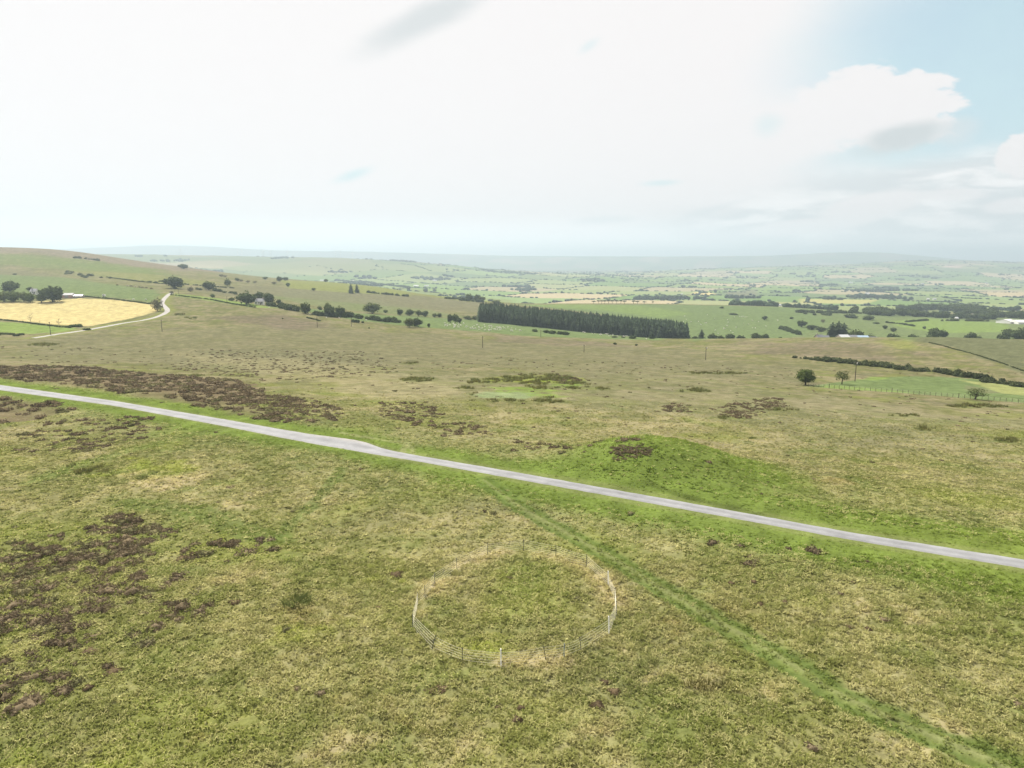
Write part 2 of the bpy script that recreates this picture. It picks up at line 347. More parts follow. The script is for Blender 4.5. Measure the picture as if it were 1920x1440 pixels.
# ------------------------------------------------------------------ what grows where
C = dict(olive=(.128, .134, .050), ygreen=(.148, .164, .046), straw=(.228, .204, .112), brown=(.123, .118, .067), tan=(.136, .132, .078),
         heather=(.128, .102, .064), verge=(.098, .138, .026), pasture=(.105, .142, .056), crop=(.37, .315, .150), rush=(.098, .112, .038),  # pasture green is darkened to include likely cloud shadow
         dgreen=(.105, .138, .040), pale=(.20, .215, .105))
C = {k: np.array(v) for k, v in C.items()}
POLY = [  # (colour, pixel outline, edge softness m, raggedness m, scale m, strength)
 ('brown', [(0, 640), (480, 612), (700, 618), (960, 642), (1300, 655), (1480, 690), (1500, 728), (1200, 705), (900, 690), (500, 690), (0, 672)], 25, 30, 60, .72),
 ('tan', [(650, 690), (900, 700), (1250, 700), (1500, 735), (1900, 790), (1700, 850), (1200, 770), (700, 740)], 12, 14, 30, .42),
 ('brown', [(380, 655), (700, 662), (760, 690), (500, 705), (300, 685)], 8, 14, 16, .5),
 ('straw', [(330, 660), (620, 680), (860, 720), (850, 770), (640, 735), (420, 690)], 8, 10, 20, .35),
 ('heatherish', [(1390, 642), (1560, 640), (1690, 655), (1720, 690), (1560, 672), (1400, 662)], 8, 18, 30, .45),
 ('heatherish', [(420, 594), (520, 590), (640, 612), (560, 618), (430, 606)], 8, 12, 25, .55),
 ('heatherish', [(930, 628), (1100, 640), (1200, 650), (1050, 648), (930, 640)], 8, 12, 25, .45),
 ('rgreen', [(1690, 634), (1800, 632), (1930, 640), (1930, 704), (1870, 682), (1800, 656)], 3, 4, 20, .95),
 ('ygreen', [(1640, 640), (1700, 637), (1730, 650), (1690, 655)], 5, 6, 10, .7),
 ('moorcrest', [(-80, 462), (130, 466), (240, 486), (340, 499), (420, 512), (330, 508), (200, 492), (60, 474), (-80, 474)], 20, 25, 60, .55),
 ('brown', [(-80, 500), (60, 508), (160, 528), (60, 522), (-80, 516)], 8, 12, 30, .7),
 ('dgreen', [(0, 478), (100, 487), (260, 503), (360, 522), (250, 512), (100, 495)], 6, 16, 40, .5),
 # the heather by the road and in the near left corner
 ('heather', [(-40, 690), (60, 685), (180, 690), (300, 702), (440, 712), (500, 735), (470, 760), (560, 778), (520, 792), (400, 768), (280, 744), (120, 720), (-40, 708)], 1.2, 4.5, 9, .93),
 ('heather', [(-40, 750), (60, 751), (110, 758), (140, 768), (80, 785), (-40, 796)], .8, 2.2, 5, .9),
 # enclosed grass of the far right
 ('pasture', [(1515, 724), (1575, 716), (1625, 710), (1690, 706), (1760, 706), (1830, 711), (1930, 728), (1930, 756), (1760, 742), (1600, 731)], 1.0, .6, 6, .95),
 ('lime', [(1520, 726), (1560, 722), (1660, 731), (1720, 738), (1600, 731)], 1.5, 1, 6, .8),
 ('lime', [(1612, 712), (1640, 707), (1665, 707), (1650, 713)], 1.5, 2, 6, .9),
 ('brown', [(1810, 722), (1840, 727), (1880, 737), (1850, 738), (1810, 732)], .8, .6, 5, .6),
 ('crop2', [(1800, 713), (1860, 718), (1930, 729), (1930, 742), (1880, 738), (1835, 722)], 1, 1, 5, .75),
 # farmland on the left
 ('crop', [(-60, 566), (60, 566), (120, 562), (150, 559.5), (230, 563), (288, 571), (294, 577), (296, 584), (270, 591), (215, 603), (165, 612), (110, 609), (50, 603), (-60, 595)], 1.2, 1.2, 20, 1),
 ('lime', [(-60, 601), (50, 606), (110, 612), (150, 615), (110, 623), (60, 626), (-60, 622)], 2, 2, 10, .9),
 ('lime', [(330, 551), (400, 558), (480, 571), (520, 579), (470, 576), (400, 565), (330, 555)], 2, 2, 10, .85),
 ('pasture', [(0, 515), (120, 520), (300, 545), (300, 553), (290, 568), (230, 560), (150, 555), (0, 563), (-80, 560), (-80, 515)], 6, 5, 30, .85),
 ('ygreen', [(120, 505), (260, 512), (330, 520), (420, 530), (330, 535), (230, 525)], 8, 10, 30, .5),
 ('dgreen', [(-80, 475), (150, 485), (300, 505), (300, 515), (120, 505), (-80, 490)], 12, 25, 60, .6),
 ('pasture', [(495, 574), (560, 582), (650, 598), (760, 611), (900, 622), (985, 630), (1100, 634), (1240, 638), (1290, 632), (1160, 622), (1000, 608), (900, 600), (760, 592), (640, 585), (560, 576)], 3, 3, 20, .95),
 ('pasture', [(540, 545), (640, 550), (800, 580), (880, 596), (760, 592), (640, 580), (560, 568), (500, 556)], 6, 6, 30, .5),
 ('brown', [(330, 540), (480, 535), (640, 548), (800, 556), (905, 565), (900, 585), (800, 580), (640, 566), (480, 552), (420, 556)], 6, 8, 30, .75),
 ('ygreen', [(520, 525), (600, 528), (760, 538), (770, 556), (640, 548), (540, 540)], 5, 4, 30, .85),
 ('ygreen', [(770, 540), (880, 556), (960, 562), (950, 568), (880, 566), (770, 552)], 5, 4, 30, .7),
 ('pasture', [(960, 570), (1100, 572), (1250, 571), (1440, 575), (1500, 580), (1560, 600), (1500, 630), (1300, 640), (1280, 620), (1130, 590)], 8, 6, 40, .95),
 ('lime', [(960, 571), (1060, 570), (1200, 573), (1300, 588), (1240, 596), (1100, 580)], 10, 8, 40, .5),
 ('pasture', [(1440, 575), (1620, 580), (1930, 598), (1930, 635), (1700, 640), (1500, 632), (1480, 600)], 8, 6, 40, .8),
 ('lime', [(1670, 602), (1740, 597), (1880, 605), (1900, 622), (1760, 625), (1680, 612)], 5, 4, 30, .75),
 ('crop3', [(1282, 554), (1300, 548), (1330, 548), (1345, 552), (1320, 554)], 10, 4, 60, .9),
 ('tan', [(1360, 547), (1420, 541), (1420, 553), (1380, 562)], 10, 4, 60, .8),
 ('crop3', [(1500, 560), (1650, 562), (1620, 570), (1500, 568)], 10, 6, 60, .5),
 ('soil', [(1764, 501), (1776, 498), (1806, 498), (1800, 503)], 20, 6, 60, .9),
]
C['moorcrest'] = np.array((.165, .128, .105)); C['heatherish'] = np.array((.112, .088, .070)); C['rgreen'] = np.array((.098, .105, .056)); C['lime'] = np.array((.140, .195, .052)); C['crop2'] = np.array((.22, .23, .09))
C['crop3'] = np.array((.45, .37, .16)); C['soil'] = np.array((.42, .30, .24))
PW = [(c, W(p), *r) for c, p, *r in POLY]
TRACK = smooth_line(resample(W([(905, 898), (973, 950), (1023, 977), (1107, 1023), (1173, 1060), (1240, 1103), (1280, 1127), (1393, 1190), (1480, 1243), (1580, 1307), (1713, 1364), (1863, 1427), (2040, 1502)]), 90), 3)
RUT1 = W([(640, 880), (610, 920), (560, 975), (515, 1012)]); RUT2 = W([(240, 945), (300, 950), (380, 962), (430, 985), (470, 1003), (520, 1012)])
RUT3 = W([(60, 905), (160, 868), (260, 842), (350, 818), (420, 806)]); RUT4 = W([(755, 860), (757, 840), (770, 829), (900, 823), (1080, 824)])
RUT5 = W([(775, 860), (774, 843), (760, 832), (640, 812)]); RUT6 = W([(1215, 905), (1300, 935), (1420, 962)])
RUSHES = [(557, 1122, 3.0, 1.4), (140, 882, 4, 1.6), (265, 890, 2, 1.2), (200, 893, 2, 1.2), (1410, 1330, 4, 1.4), (1270, 1300, 4, 1.3)]
def patch(x, y, w, h):   # ellipse on the land given in photo pixels
    return W([(x+w/2*math.cos(t), y+h/2*math.sin(t)) for t in np.linspace(0, 2*math.pi, 18)[:-1]])
RUSHP = [patch(*a) for a in [(955, 752, 150, 5), (884, 741, 18, 10), (1048, 753, 46, 8), (1030, 746, 34, 5), (930, 714, 100, 6), (972, 709, 70, 7), (1003, 718, 60, 6), (1022, 711, 44, 8), (1032, 705, 26, 6), (1052, 712, 50, 5), (1072, 720, 64, 6), (1094, 728, 64, 5),
        (1127, 730, 28, 4), (868, 728, 44, 4), (1015, 727, 76, 6), (905, 718, 54, 4), (990, 704, 30, 4), (1065, 709, 26, 4)]]
LUSH = [patch(*a) for a in [(985, 733, 130, 9), (1035, 714, 70, 7), (1062, 723, 60, 8), (1020, 742, 60, 8), (960, 728, 90, 6)]]
RUSHP += [patch(*a) for a in [(150, 884, 90, 28), (1395, 1328, 110, 34), (1290, 1295, 150, 26), (1185, 1248, 120, 30), (785, 712, 70, 7), (1348, 700, 110, 4), (1300, 733, 60, 7), (1730, 806, 60, 8),
            (1885, 825, 55, 9), (1360, 784, 90, 5), (765, 682, 30, 4), (1470, 770, 60, 4), (1830, 762, 110, 6), (1700, 780, 60, 4), (337, 590, 18, 3), (360, 596, 24, 4), (80, 646, 50, 5), (370, 705, 40, 3)]]
POOL = patch(950, 741, 120, 14)
MOSS = [patch(*a) for a in [(730, 1075, 80, 40), (110, 1440, 260, 70), (330, 1330, 200, 60), (560, 1190, 160, 40), (900, 1200, 160, 60), (1200, 880, 260, 60), (1000, 712, 200, 16), (250, 880, 260, 40), (95, 995, 60, 8)]]
BROWNP = [patch(*a) for a in [(400, 1390, 90, 50), (560, 1155, 100, 20), (700, 1300, 120, 40), (780, 1350, 90, 40), (1330, 905, 120, 10), (1560, 900, 220, 16), (1500, 1330, 40, 20), (1330, 1180, 200, 40), (1360, 1150, 140, 30)]]
STRAWP = [patch(*a) for a in [(1240, 1272, 60, 16), (640, 1040, 70, 22), (960, 968, 80, 16), (1135, 1205, 80, 34), (820, 1090, 60, 30), (640, 1400, 160, 60), (470, 1090, 160, 30), (860, 1420, 160, 40), (1760, 1400, 180, 40), (1700, 1150, 240, 40), (1330, 1275, 120, 40), (440, 950, 60, 16), (1460, 1310, 160, 40), (450, 1290, 140, 30), (300, 900, 200, 30), (1100, 1390, 140, 40)]]
HEATHERSPARSE = [  # outlines in which single heather bushes stand, with coverage
 ([(-30, 1040), (90, 1000), (160, 975), (260, 965), (320, 985), (300, 1030), (240, 1080), (330, 1070), (340, 1100), (180, 1150), (90, 1180), (-30, 1210)], .62),
 ([(-30, 1180), (100, 1120), (330, 1090), (420, 1100), (400, 1130), (250, 1240), (60, 1330), (-30, 1330)], .22),
 ([(440, 735), (560, 745), (640, 765), (650, 785), (560, 795), (480, 775)], .28), ([(715, 755), (800, 755), (830, 780), (800, 800), (720, 785)], .16),
 ([(800, 795), (900, 790), (930, 820), (820, 822)], .1), ([(960, 820), (1200, 822), (1130, 850), (980, 846)], .1), ([(1340, 762), (1460, 745), (1480, 762), (1400, 785), (1345, 785)], .14),
 ([(1240, 762), (1290, 755), (1300, 775), (1245, 772)], .16), ([(90, 790), (290, 780), (300, 810), (150, 850), (20, 850)], .12), ([(330, 1030), (520, 1005), (520, 1030), (350, 1060)], .15),
 ([(1340, 1010), (1560, 1020), (1500, 1060), (1360, 1060)], .07), ([(380, 655), (700, 660), (760, 700), (500, 720), (300, 690)], .018),
 ([(1040, 700), (1100, 712), (1060, 720), (1030, 712)], .2),
]
HSW = [(W(p), c) for p, c in HEATHERSPARSE]
FENCE_PX = [(939.6, 1251.6, 'w'), (1024.4, 1240.3, 'd'), (1057.4, 1236, 'b'), (1090.5, 1224, 'd'), (1142, 1188, 'w'), (1156, 1153, 'd'), (1153, 1128, 'd'), (1140.6, 1099.4, 'w'),
            (1099.4, 1063.5, 'd'), (1041.9, 1044.3, 'd'), (981, 1032.3, 'd'), (914, 1040, 'd'), (857, 1069.5, 'd'), (815.5, 1098.7, 'd'), (797.5, 1123.4, 'd'), (783.5, 1136, 'd'),
            (774, 1177, 'd'), (808, 1220.4, 'd'), (866.5, 1244.4, 'd')]
FENCE_W = W([p[:2] for p in FENCE_PX]); FENCE_LOOP = np.concatenate([FENCE_W, FENCE_W[:1]])
def vor(X, Y, size=360, ang=.4, seed=5):
    ca, sa = math.cos(ang), math.sin(ang)
    u = (X*ca-Y*sa)/size; v = (X*sa+Y*ca)/(size*1.25)
    ui, vi = np.floor(u).astype(np.int64), np.floor(v).astype(np.int64)
    f1 = np.full(X.shape, 1e9); f2 = f1.copy(); idv = np.zeros(X.shape, np.int64)
    for i in (-1, 0, 1):
        for j in (-1, 0, 1):
            h = _perm[(_perm[(ui+i) & 255]+vi+j+seed) & 255]; h2 = _perm[(h+91) & 255]
            d = np.maximum(np.abs(u-(ui+i+.15+.7*h/255)), np.abs(v-(vi+j+.15+.7*h2/255)))+.15*np.hypot(u-(ui+i+.5), v-(vi+j+.5))
            c = d < f1; f2 = np.where(c, f1, np.minimum(f2, d)); idv = np.where(c, h, idv); f1 = np.where(c, d, f1)
    return idv, (f2-f1)*size
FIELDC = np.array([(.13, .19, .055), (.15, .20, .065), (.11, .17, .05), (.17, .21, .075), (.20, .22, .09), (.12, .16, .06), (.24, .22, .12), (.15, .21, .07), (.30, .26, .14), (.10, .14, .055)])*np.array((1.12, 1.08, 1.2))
def cover(X, Y):
    """colour of the land with some shade painted in, and masks, at world points (1-d arrays)"""
    n1 = fbm(X/55, Y/55, 4, 1); n2 = fbm(X/13, Y/13, 4, 2); n3 = fbm(X/3.2, Y/3.2, 3, 3); n4 = fbm(X/17+9, Y/17, 3, 8)
    t = sst(-.35, .4, n2*.6+n1*.5+n3*.45)[:, None]
    c = C['olive']*(1-t)+C['straw']*t
    g = (sst(.05, .4, n4)*.75)[:, None]; c = c*(1-g)+C['ygreen']*g
    d = (sst(.1, .45, fbm(X/7, Y/7, 3, 14))*.45)[:, None]; c = c*(1-d)+C['dgreen']*d
    b = (sst(.12, .5, fbm(X/21, Y/21, 4, 17))*.5)[:, None]; c = c*(1-b)+C['brown']*b
    near = sst(95, 45, Y)[:, None]*.25; c = c*(1-near)+C['ygreen']*near
    c = c*(1-.10*sst(60, 110, Y)-.10*sst(110, 230, Y))[:, None]*np.array((1, .985, 1.06))**sst(110, 230, Y)[:, None]  # farther moor darkened to stand in for the grass's self-shadow
    far = sst(1250, 2000, Y)
    if (far > 0).any():
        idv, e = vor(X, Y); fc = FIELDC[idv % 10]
        moor = sst(-.06, -.25, X/Y)*sst(3500, 4500, Y)*.6
        fc = fc*(1-moor[:, None])+np.array((.15, .15, .075))*moor[:, None]
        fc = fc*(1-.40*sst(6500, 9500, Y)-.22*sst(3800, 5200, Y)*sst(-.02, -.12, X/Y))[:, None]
        hill = (sst(.02, -.2, X/Y)*sst(2600, 1800, Y))*.9
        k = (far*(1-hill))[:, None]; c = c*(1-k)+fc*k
    hm = np.zeros(len(X)); short = np.zeros(len(X))
    for name, P, soft, warp, ws, st in PW:
        m = pmask(X, Y, P, soft, warp, ws)*st
        if name == 'heather': 
            m = m*sst(-.62, -.25, fbm(X/2.2, Y/2.2, 3, 41)+.25*n2); hm = np.maximum(hm, m)
        k = m[:, None]
        cc = C[name]*(1+.22*n3[:, None]+.15*n2[:, None])
        if name in ('crop', 'pasture', 'lime', 'crop2'): short = np.maximum(short, m)
        c = c*(1-k)+cc*k
    for P in RUSHP: 
        m = (pmask(X, Y, P, 1.2, 2.2, 3)*.7*sst(-.5, .1, n3))[:, None]; c = c*(1-m)+C['rush']*m
    m = (pmask(X, Y, POOL, 1.2, 1.2, 3)*.85)[:, None]; c = c*(1-m)+np.array((.160, .200, .098))*m*(1+.35*fbm(X/9, Y/2.2, 3, 66)[:, None])
    for P in LUSH:
        m = (pmask(X, Y, P, 2, 3, 5)*.75*sst(-.5, .1, n3))[:, None]; c = c*(1-m)+np.array((.125, .185, .035))*m
    for P in MOSS: 
        m = (pmask(X, Y, P, 1.5, 2, 3)*.6*sst(-.4, .3, n3+n2))[:, None]; c = c*(1-m)+np.array((.155, .185, .026))*m
    for P in BROWNP: 
        m = (pmask(X, Y, P, 1.5, 2, 3)*.5*sst(-.4, .3, n3+n2))[:, None]; c = c*(1-m)+np.array((.155, .115, .05))*m
    for P in STRAWP:
        m = (pmask(X, Y, P, 1.2, 2.2, 3)*.55*sst(-.35, .3, n3+.4*n2))[:, None]; c = c*(1-m)+np.array((.33, .275, .165))*m
    # barrow: greener turf
    r = np.hypot((X-MX)/21, (Y-MY+6)/17); m = (sst(1.1, .55, r+.25*n2)*.9)[:, None]; c = c*(1-m)+C['verge']*(1+.25*n3[:, None])*m; short = np.maximum(short, .38*m[:, 0])
    # road verges
    dr = dline(X, Y, RC, 24); ww = 5.6+2.2*n4+1.2*n3+3.0*sst(-20, 40, X)
    m = (sst(ww+3.0, ww-1.5, dr)*.95*sst(-.95, -.5, n3))[:, None]; c = c*(1-m)+(C['verge']*(1+.3*n3[:, None])+np.array((.014, .008, .0))*sst(20, 60, X)[:, None])*m
    m2 = (sst(20, 6, dr)*.30)[:, None]; c = c*(1-m2)+C['dgreen']*m2
    short = np.maximum(short, .75*sst(7, 3, dr))
    edge = sst(2.7, 2.0, dr)[:, None]*.16; c = c*(1-edge)+np.array((.24, .21, .13))*edge
    # trodden tracks
    dt = dline(X, Y, TRACK, 8); dd = dt+.6*n3
    m = (sst(1.7, 1.0, dd)*.66*sst(-.8, -.2, n4+.5*n3))[:, None]; c = c*(1-m)+np.array((.092, .130, .032))*m
    m = (sst(.35, .15, np.abs(dt+.25*n3))*.5)[:, None]; c = c*(1-m)+np.array((.165, .172, .080))*m
    m = (sst(.42, .15, np.abs(dt-.85+.2*n3))*.6)[:, None]; c = c*(1-m)+np.array((.070, .100, .026))*m
    short = np.maximum(short, .5*sst(1.8, 1.0, dt))
    for P, w_, cc in ((RUT1, .8, (.088, .118, .034)), (RUT2, 1.7, (.092, .122, .034)), (RUT3, 1.4, (.11, .138, .042)), (RUT4, .45, (.19, .20, .09)), (RUT5, .45, (.19, .20, .09)), (RUT6, .6, (.06, .08, .02))):
        m = (sst(w_*1.4, w_*.6, dline(X, Y, P, 6)+.5*n3)*.65)[:, None]; c = c*(1-m)+np.array(cc)*m
    # dry bleached grass round the ring of posts
    m = (sst(2.0, .4, dline(X, Y, FENCE_LOOP, 4)+.9*n3)*.45*sst(-.3, .3, n2+n3))[:, None]; c = c*(1-m)+np.array((.36, .29, .17))*m
    dl = dline(X, Y, LANE_W, 14); m = (sst(9, 3, dl)*.7)[:, None]; c = c*(1-m)+C['ygreen']*m
    c = c*(1+.16*n3[:, None]*sst(2500, 300, Y)[:, None])
    return np.clip(c, .008, .9), hm, short, dr, dl
# ------------------------------------------------------------------ the ground sheet
def micro(X, Y, dr, dl, short):
    k = (1-.75*short)*sst(1.6, 4.0, dr)*sst(600, 150, Y)
    m = (np.abs(fbm(X/1.5, Y/1.5, 3, 51))*.26+fbm(X/5, Y/5, 2, 55)*.2)*k
    sink = -.03*sst(3.4, 2.2, dr)-.06*sst(3.2, 2.0, dl)*(dl < 50)
    rut = -.12*sst(.8, .3, np.abs(dline(X, Y, TRACK, 6)-.8))
    return m+sink+rut
NC = 860
rows = np.concatenate([np.exp(np.linspace(math.log(9), math.log(25), 60))[:-1], np.exp(np.linspace(math.log(25), math.log(300), 600))[:-1], np.exp(np.linspace(math.log(300), math.log(20000), 560))])
aa = np.linspace(-1.12, 1.12, NC); NR = len(rows)
GX = (aa[None, :]*(rows[:, None]+15)).ravel(); GY = np.repeat(rows, NC)
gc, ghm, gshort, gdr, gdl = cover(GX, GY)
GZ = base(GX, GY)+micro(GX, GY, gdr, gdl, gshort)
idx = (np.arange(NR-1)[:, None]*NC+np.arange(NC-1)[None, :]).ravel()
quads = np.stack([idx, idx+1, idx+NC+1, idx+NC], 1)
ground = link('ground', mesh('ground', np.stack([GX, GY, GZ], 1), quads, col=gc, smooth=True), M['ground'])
tag(ground, 'rolling rough moorland falling away to a wide valley of small fields', 'ground', kind='structure')
def build_strip(name, A, B, mat, lab, lift, colf, nw=8):
    t = np.linspace(0, 1, nw+1); n = len(A)
    ra = fbm(np.arange(n)*.55, np.zeros(n)+3.3, 2, 61)*.16; rb = fbm(np.arange(n)*.55, np.zeros(n)+7.3, 2, 63)*.16
    wv = (A-B); wl = np.linalg.norm(wv, axis=1, keepdims=True); A = A+wv/wl*ra[:, None]; B = B-wv/wl*rb[:, None]
    P = B[:, None, :]*(1-t[None, :, None])+A[:, None, :]*t[None, :, None]
    X, Y = P[..., 0].ravel(), P[..., 1].ravel(); cr = np.tile(.05*(1-(2*t-1)**2)-.14*((t < .001) | (t > .999)), n)
    Z = base(X, Y)+lift+cr
    i = (np.arange(n-1)[:, None]*(nw+1)+np.arange(nw)[None, :]).ravel()
    q = np.stack([i, i+1, i+nw+2, i+nw+1], 1)[:, ::-1]
    T = np.tile(t, n)
    o = link(name, mesh(name, np.stack([X, Y, Z], 1), q, col=colf(X, Y, T), smooth=True), mat)
    return tag(o, lab, 'road', kind='structure')
def road_col(X, Y, T):
    LB = np.array(hit(650, 823)[:2])
    c = np.array((.222, .226, .236))*np.ones((len(X), 1))
    mid = np.exp(-((T-.5)/.13)**2)*.14*(1+fbm(X/6, Y/6, 3, 71)); c = c*(1-mid[:, None])
    e = sst(.10, .0, np.minimum(T, 1-T))*.22; c = c*(1-e[:, None])+np.array((.36, .31, .22))*e[:, None]
    lb = (np.exp(-np.hypot(X-LB[0], Y-LB[1])**2/30)*sst(.6, .95, T)*.6)[:, None]; c = c*(1-lb)+np.array((.33, .30, .25))*lb
    for wt in (.27, .73): c = c*(1+.10*np.exp(-((T-wt)/.09)**2))[:, None]
    pt = sst(.28, .34, fbm(X/9, Y/3.5, 2, 75))*.13; c = c*(1-pt[:, None])
    return c*(1+.16*fbm(X/4, Y/4, 3, 72)[:, None])
def densify(A, B, n):
    return resample(A, n), resample(B, n)
build_strip('road', *densify(RA, RB, 420), M['asphalt'], 'narrow grey moorland road with a small passing place on its far side', .03, road_col)
tl = np.gradient(LANE_W, axis=0); tl /= np.linalg.norm(tl, axis=1, keepdims=True); nl = np.stack([-tl[:, 1], tl[:, 0]], 1)
build_strip('lane', LANE_W+nl*2.1, LANE_W-nl*2.1, M['asphalt'], 'pale single track lane curving round the yellow field to a farm', .05, lambda X, Y, T: np.array((.27, .255, .24))*np.ones((len(X), 1)), 4)
# ------------------------------------------------------------------ grass tussocks (uncountable: one object)
def tussocks():
    V, FQ, CO = [], [], []; base_n = 0
    for (y0, y1, dens, nb, hl, wd) in ((22, 60, 14.0, 13, .25, .031), (60, 105, 6.0, 9, .24, .055), (105, 178, 2.2, 6, .22, .11)):
        amax = .95
        n = int(dens*(amax*(y1*y1-y0*y0)+32*(y1-y0)))      # a band that widens with distance, with room to either side
        Y = rng.uniform(y0, y1, n*2); Y = Y[rng.uniform(0, 1, n*2) < (amax*Y+16)/(amax*y1+16)][:n]; n = len(Y); X = rng.uniform(-1, 1, n)*(amax*Y+16)
        c, hm, short, dr, dl = cover(X, Y)
        hs_ = np.zeros(n)
        for P_, c_ in HSW: hs_ = np.maximum(hs_, pmask(X, Y, P_, .3, 2.0, 4)*min(1, c_*1.5)*(.12+.88*sst(-.1, .4, fbm(X/1.9, Y/1.9, 2, 91)+.45*fbm(X/9, Y/9, 2, 93))))
        keep = (rng.uniform(0, 1, n) < sst(178, 112, Y)) & (dr > 1.9) & (hm < .5) & (hs_ < .55) & (rng.uniform(0, 1, n) > short*.75) & (rng.uniform(0, 1, n) < .72+.6*sst(-.3, .3, fbm(X/2.1, Y/2.1, 2, 81)))
        X, Y, c, dr, dl, short = X[keep], Y[keep], c[keep], dr[keep], dl[keep], short[keep]; n = len(X)
        Z = base(X, Y)+micro(X, Y, dr, dl, short)-.03
        sz = rng.uniform(.6, 1.4, n)*(1-.6*short)
        r = rng.uniform(0, 1, (n, 1))
        fd = sst(260, 90, Y)[:, None]
        cj = np.where(r < .30*(1-short[:, None])**2, c*.55+np.array((.42, .385, .22))*.45, np.where(r < .5, c*.7+np.array((.13, .155, .042))*.3, c*rng.uniform(.75, 1.35, (n, 1)))); cj = (c*1.22*(1-fd)+cj*fd)*np.array((1.48, 1.50, 1.27))
        # blades
        ph = rng.uniform(0, 2*np.pi, (n, nb)); le = hl*sz[:, None]*rng.uniform(.6, 1.2, (n, nb)); wdt = wd*rng.uniform(.7, 1.4, (n, nb))
        tilt = rng.uniform(.6 if y0 < 50 else .95, 1.4, (n, nb)); lean = rng.uniform(-.5, .5, (n, 1))
        bx = X[:, None]+np.cos(ph)*.10*sz[:, None]; by = Y[:, None]+np.sin(ph)*.10*sz[:, None]; bz = Z[:, None]+0*ph
        dx, dy = np.cos(ph+lean), np.sin(ph+lean); px_, py_ = -dy, dx
        mx_, my_, mz_ = bx+dx*le*.45*np.sin(tilt), by+dy*le*.45*np.sin(tilt), bz+le*.62*np.cos(tilt*.55)
        tx_, ty_, tz_ = bx+dx*le*np.sin(tilt), by+dy*le*np.sin(tilt), bz+le*np.maximum(.12, .85*np.cos(tilt))
        P = np.stack([np.stack([bx-px_*wdt, by-py_*wdt, bz], -1), np.stack([bx+px_*wdt, by+py_*wdt, bz], -1),
                      np.stack([mx_+px_*wdt*.8, my_+py_*wdt*.8, mz_], -1), np.stack([mx_-px_*wdt*.8, my_-py_*wdt*.8, mz_], -1),
                      np.stack([tx_, ty_, tz_], -1)], 2).reshape(-1, 3)
        nq = n*nb; b5 = base_n+np.arange(nq)*5
        FQ.append(np.concatenate([np.stack([b5, b5+1, b5+2], 1), np.stack([b5, b5+2, b5+3], 1), np.stack([b5+3, b5+2, b5+4], 1)]))
        cb = np.repeat(cj, nb, 0)*rng.uniform(.8, 1.2, (nq, 1)); CO.append(np.repeat(cb, 5, 0)); V.append(P); base_n += len(P)
    o = link('grass_tussocks', mesh('grass_tussocks', np.concatenate(V), np.concatenate(FQ), col=np.clip(np.concatenate(CO), 0, .9)), M['tuft'])
    tag(o, 'rough moor grass tussocks, straw and olive green, covering the near moor', 'grass', kind='stuff')
tussocks()
# ------------------------------------------------------------------ low bushes of heather and rush
def dome_cloud(n, leafn, sx, size, zs, seed, flat=.6):
    """many small upright leaf faces over a dome: verts, tris for unit dome"""
    r = np.random.default_rng(seed)
    th = r.uniform(0, 2*np.pi, leafn); q = r.uniform(0, 1, leafn)**.6; el = np.arccos(1-q)*.95
    lump = 1+.25*np.sin(th*3+seed)+.15*np.sin(th*5+el*4)
    P = np.stack([np.cos(th)*np.sin(el)*lump, np.sin(th)*np.sin(el)*lump, np.cos(el)*zs*lump], 1)*r.uniform(.82, 1.06, (leafn, 1))
    d = r.normal(0, 1, (leafn, 3)); d /= np.linalg.norm(d, axis=1, keepdims=True); e = np.cross(d, r.normal(0, 1, (leafn, 3))); e /= np.linalg.norm(e, axis=1, keepdims=True)
    s = size*r.uniform(.6, 1.4, (leafn, 1))
    v = np.stack([P-d*s, P+d*s, P+e*s*1.3], 1).reshape(-1, 3)
    return v, np.arange(leafn*3).reshape(-1, 3)
def core(rad, zs, seed, seg=10, ring=4):
    r = np.random.default_rng(seed); V = [(0, 0, zs*rad)]; Fc = []
    for i in range(1, ring+1):
        el = i/ring*math.pi/2
        for j in range(seg):
            t = 2*math.pi*j/seg; k = rad*(1+.25*math.sin(t*3+seed)+r.uniform(-.08, .08)); V.append((math.cos(t)*math.sin(el)*k, math.sin(t)*math.sin(el)*k, math.cos(el)*zs*k-(.05 if i == ring else 0)))
    for j in range(seg): Fc.append((0, 1+j, 1+(j+1) % seg))
    for i in range(ring-1):
        for j in range(seg):
            a = 1+i*seg+j; b = 1+i*seg+(j+1) % seg; Fc.append((a, a+seg, b+seg)); Fc.append((a, b+seg, b))
    return np.array(V), np.array(Fc)
def shrub_proto(seed, leafn=220, size=.11, zs=.55, rad=.86):
    v1, f1 = core(rad, zs, seed); v2, f2 = dome_cloud(1, leafn, 1, size, zs, seed)
    return np.concatenate([v1, v2]), np.concatenate([f1, f2+len(v1)])
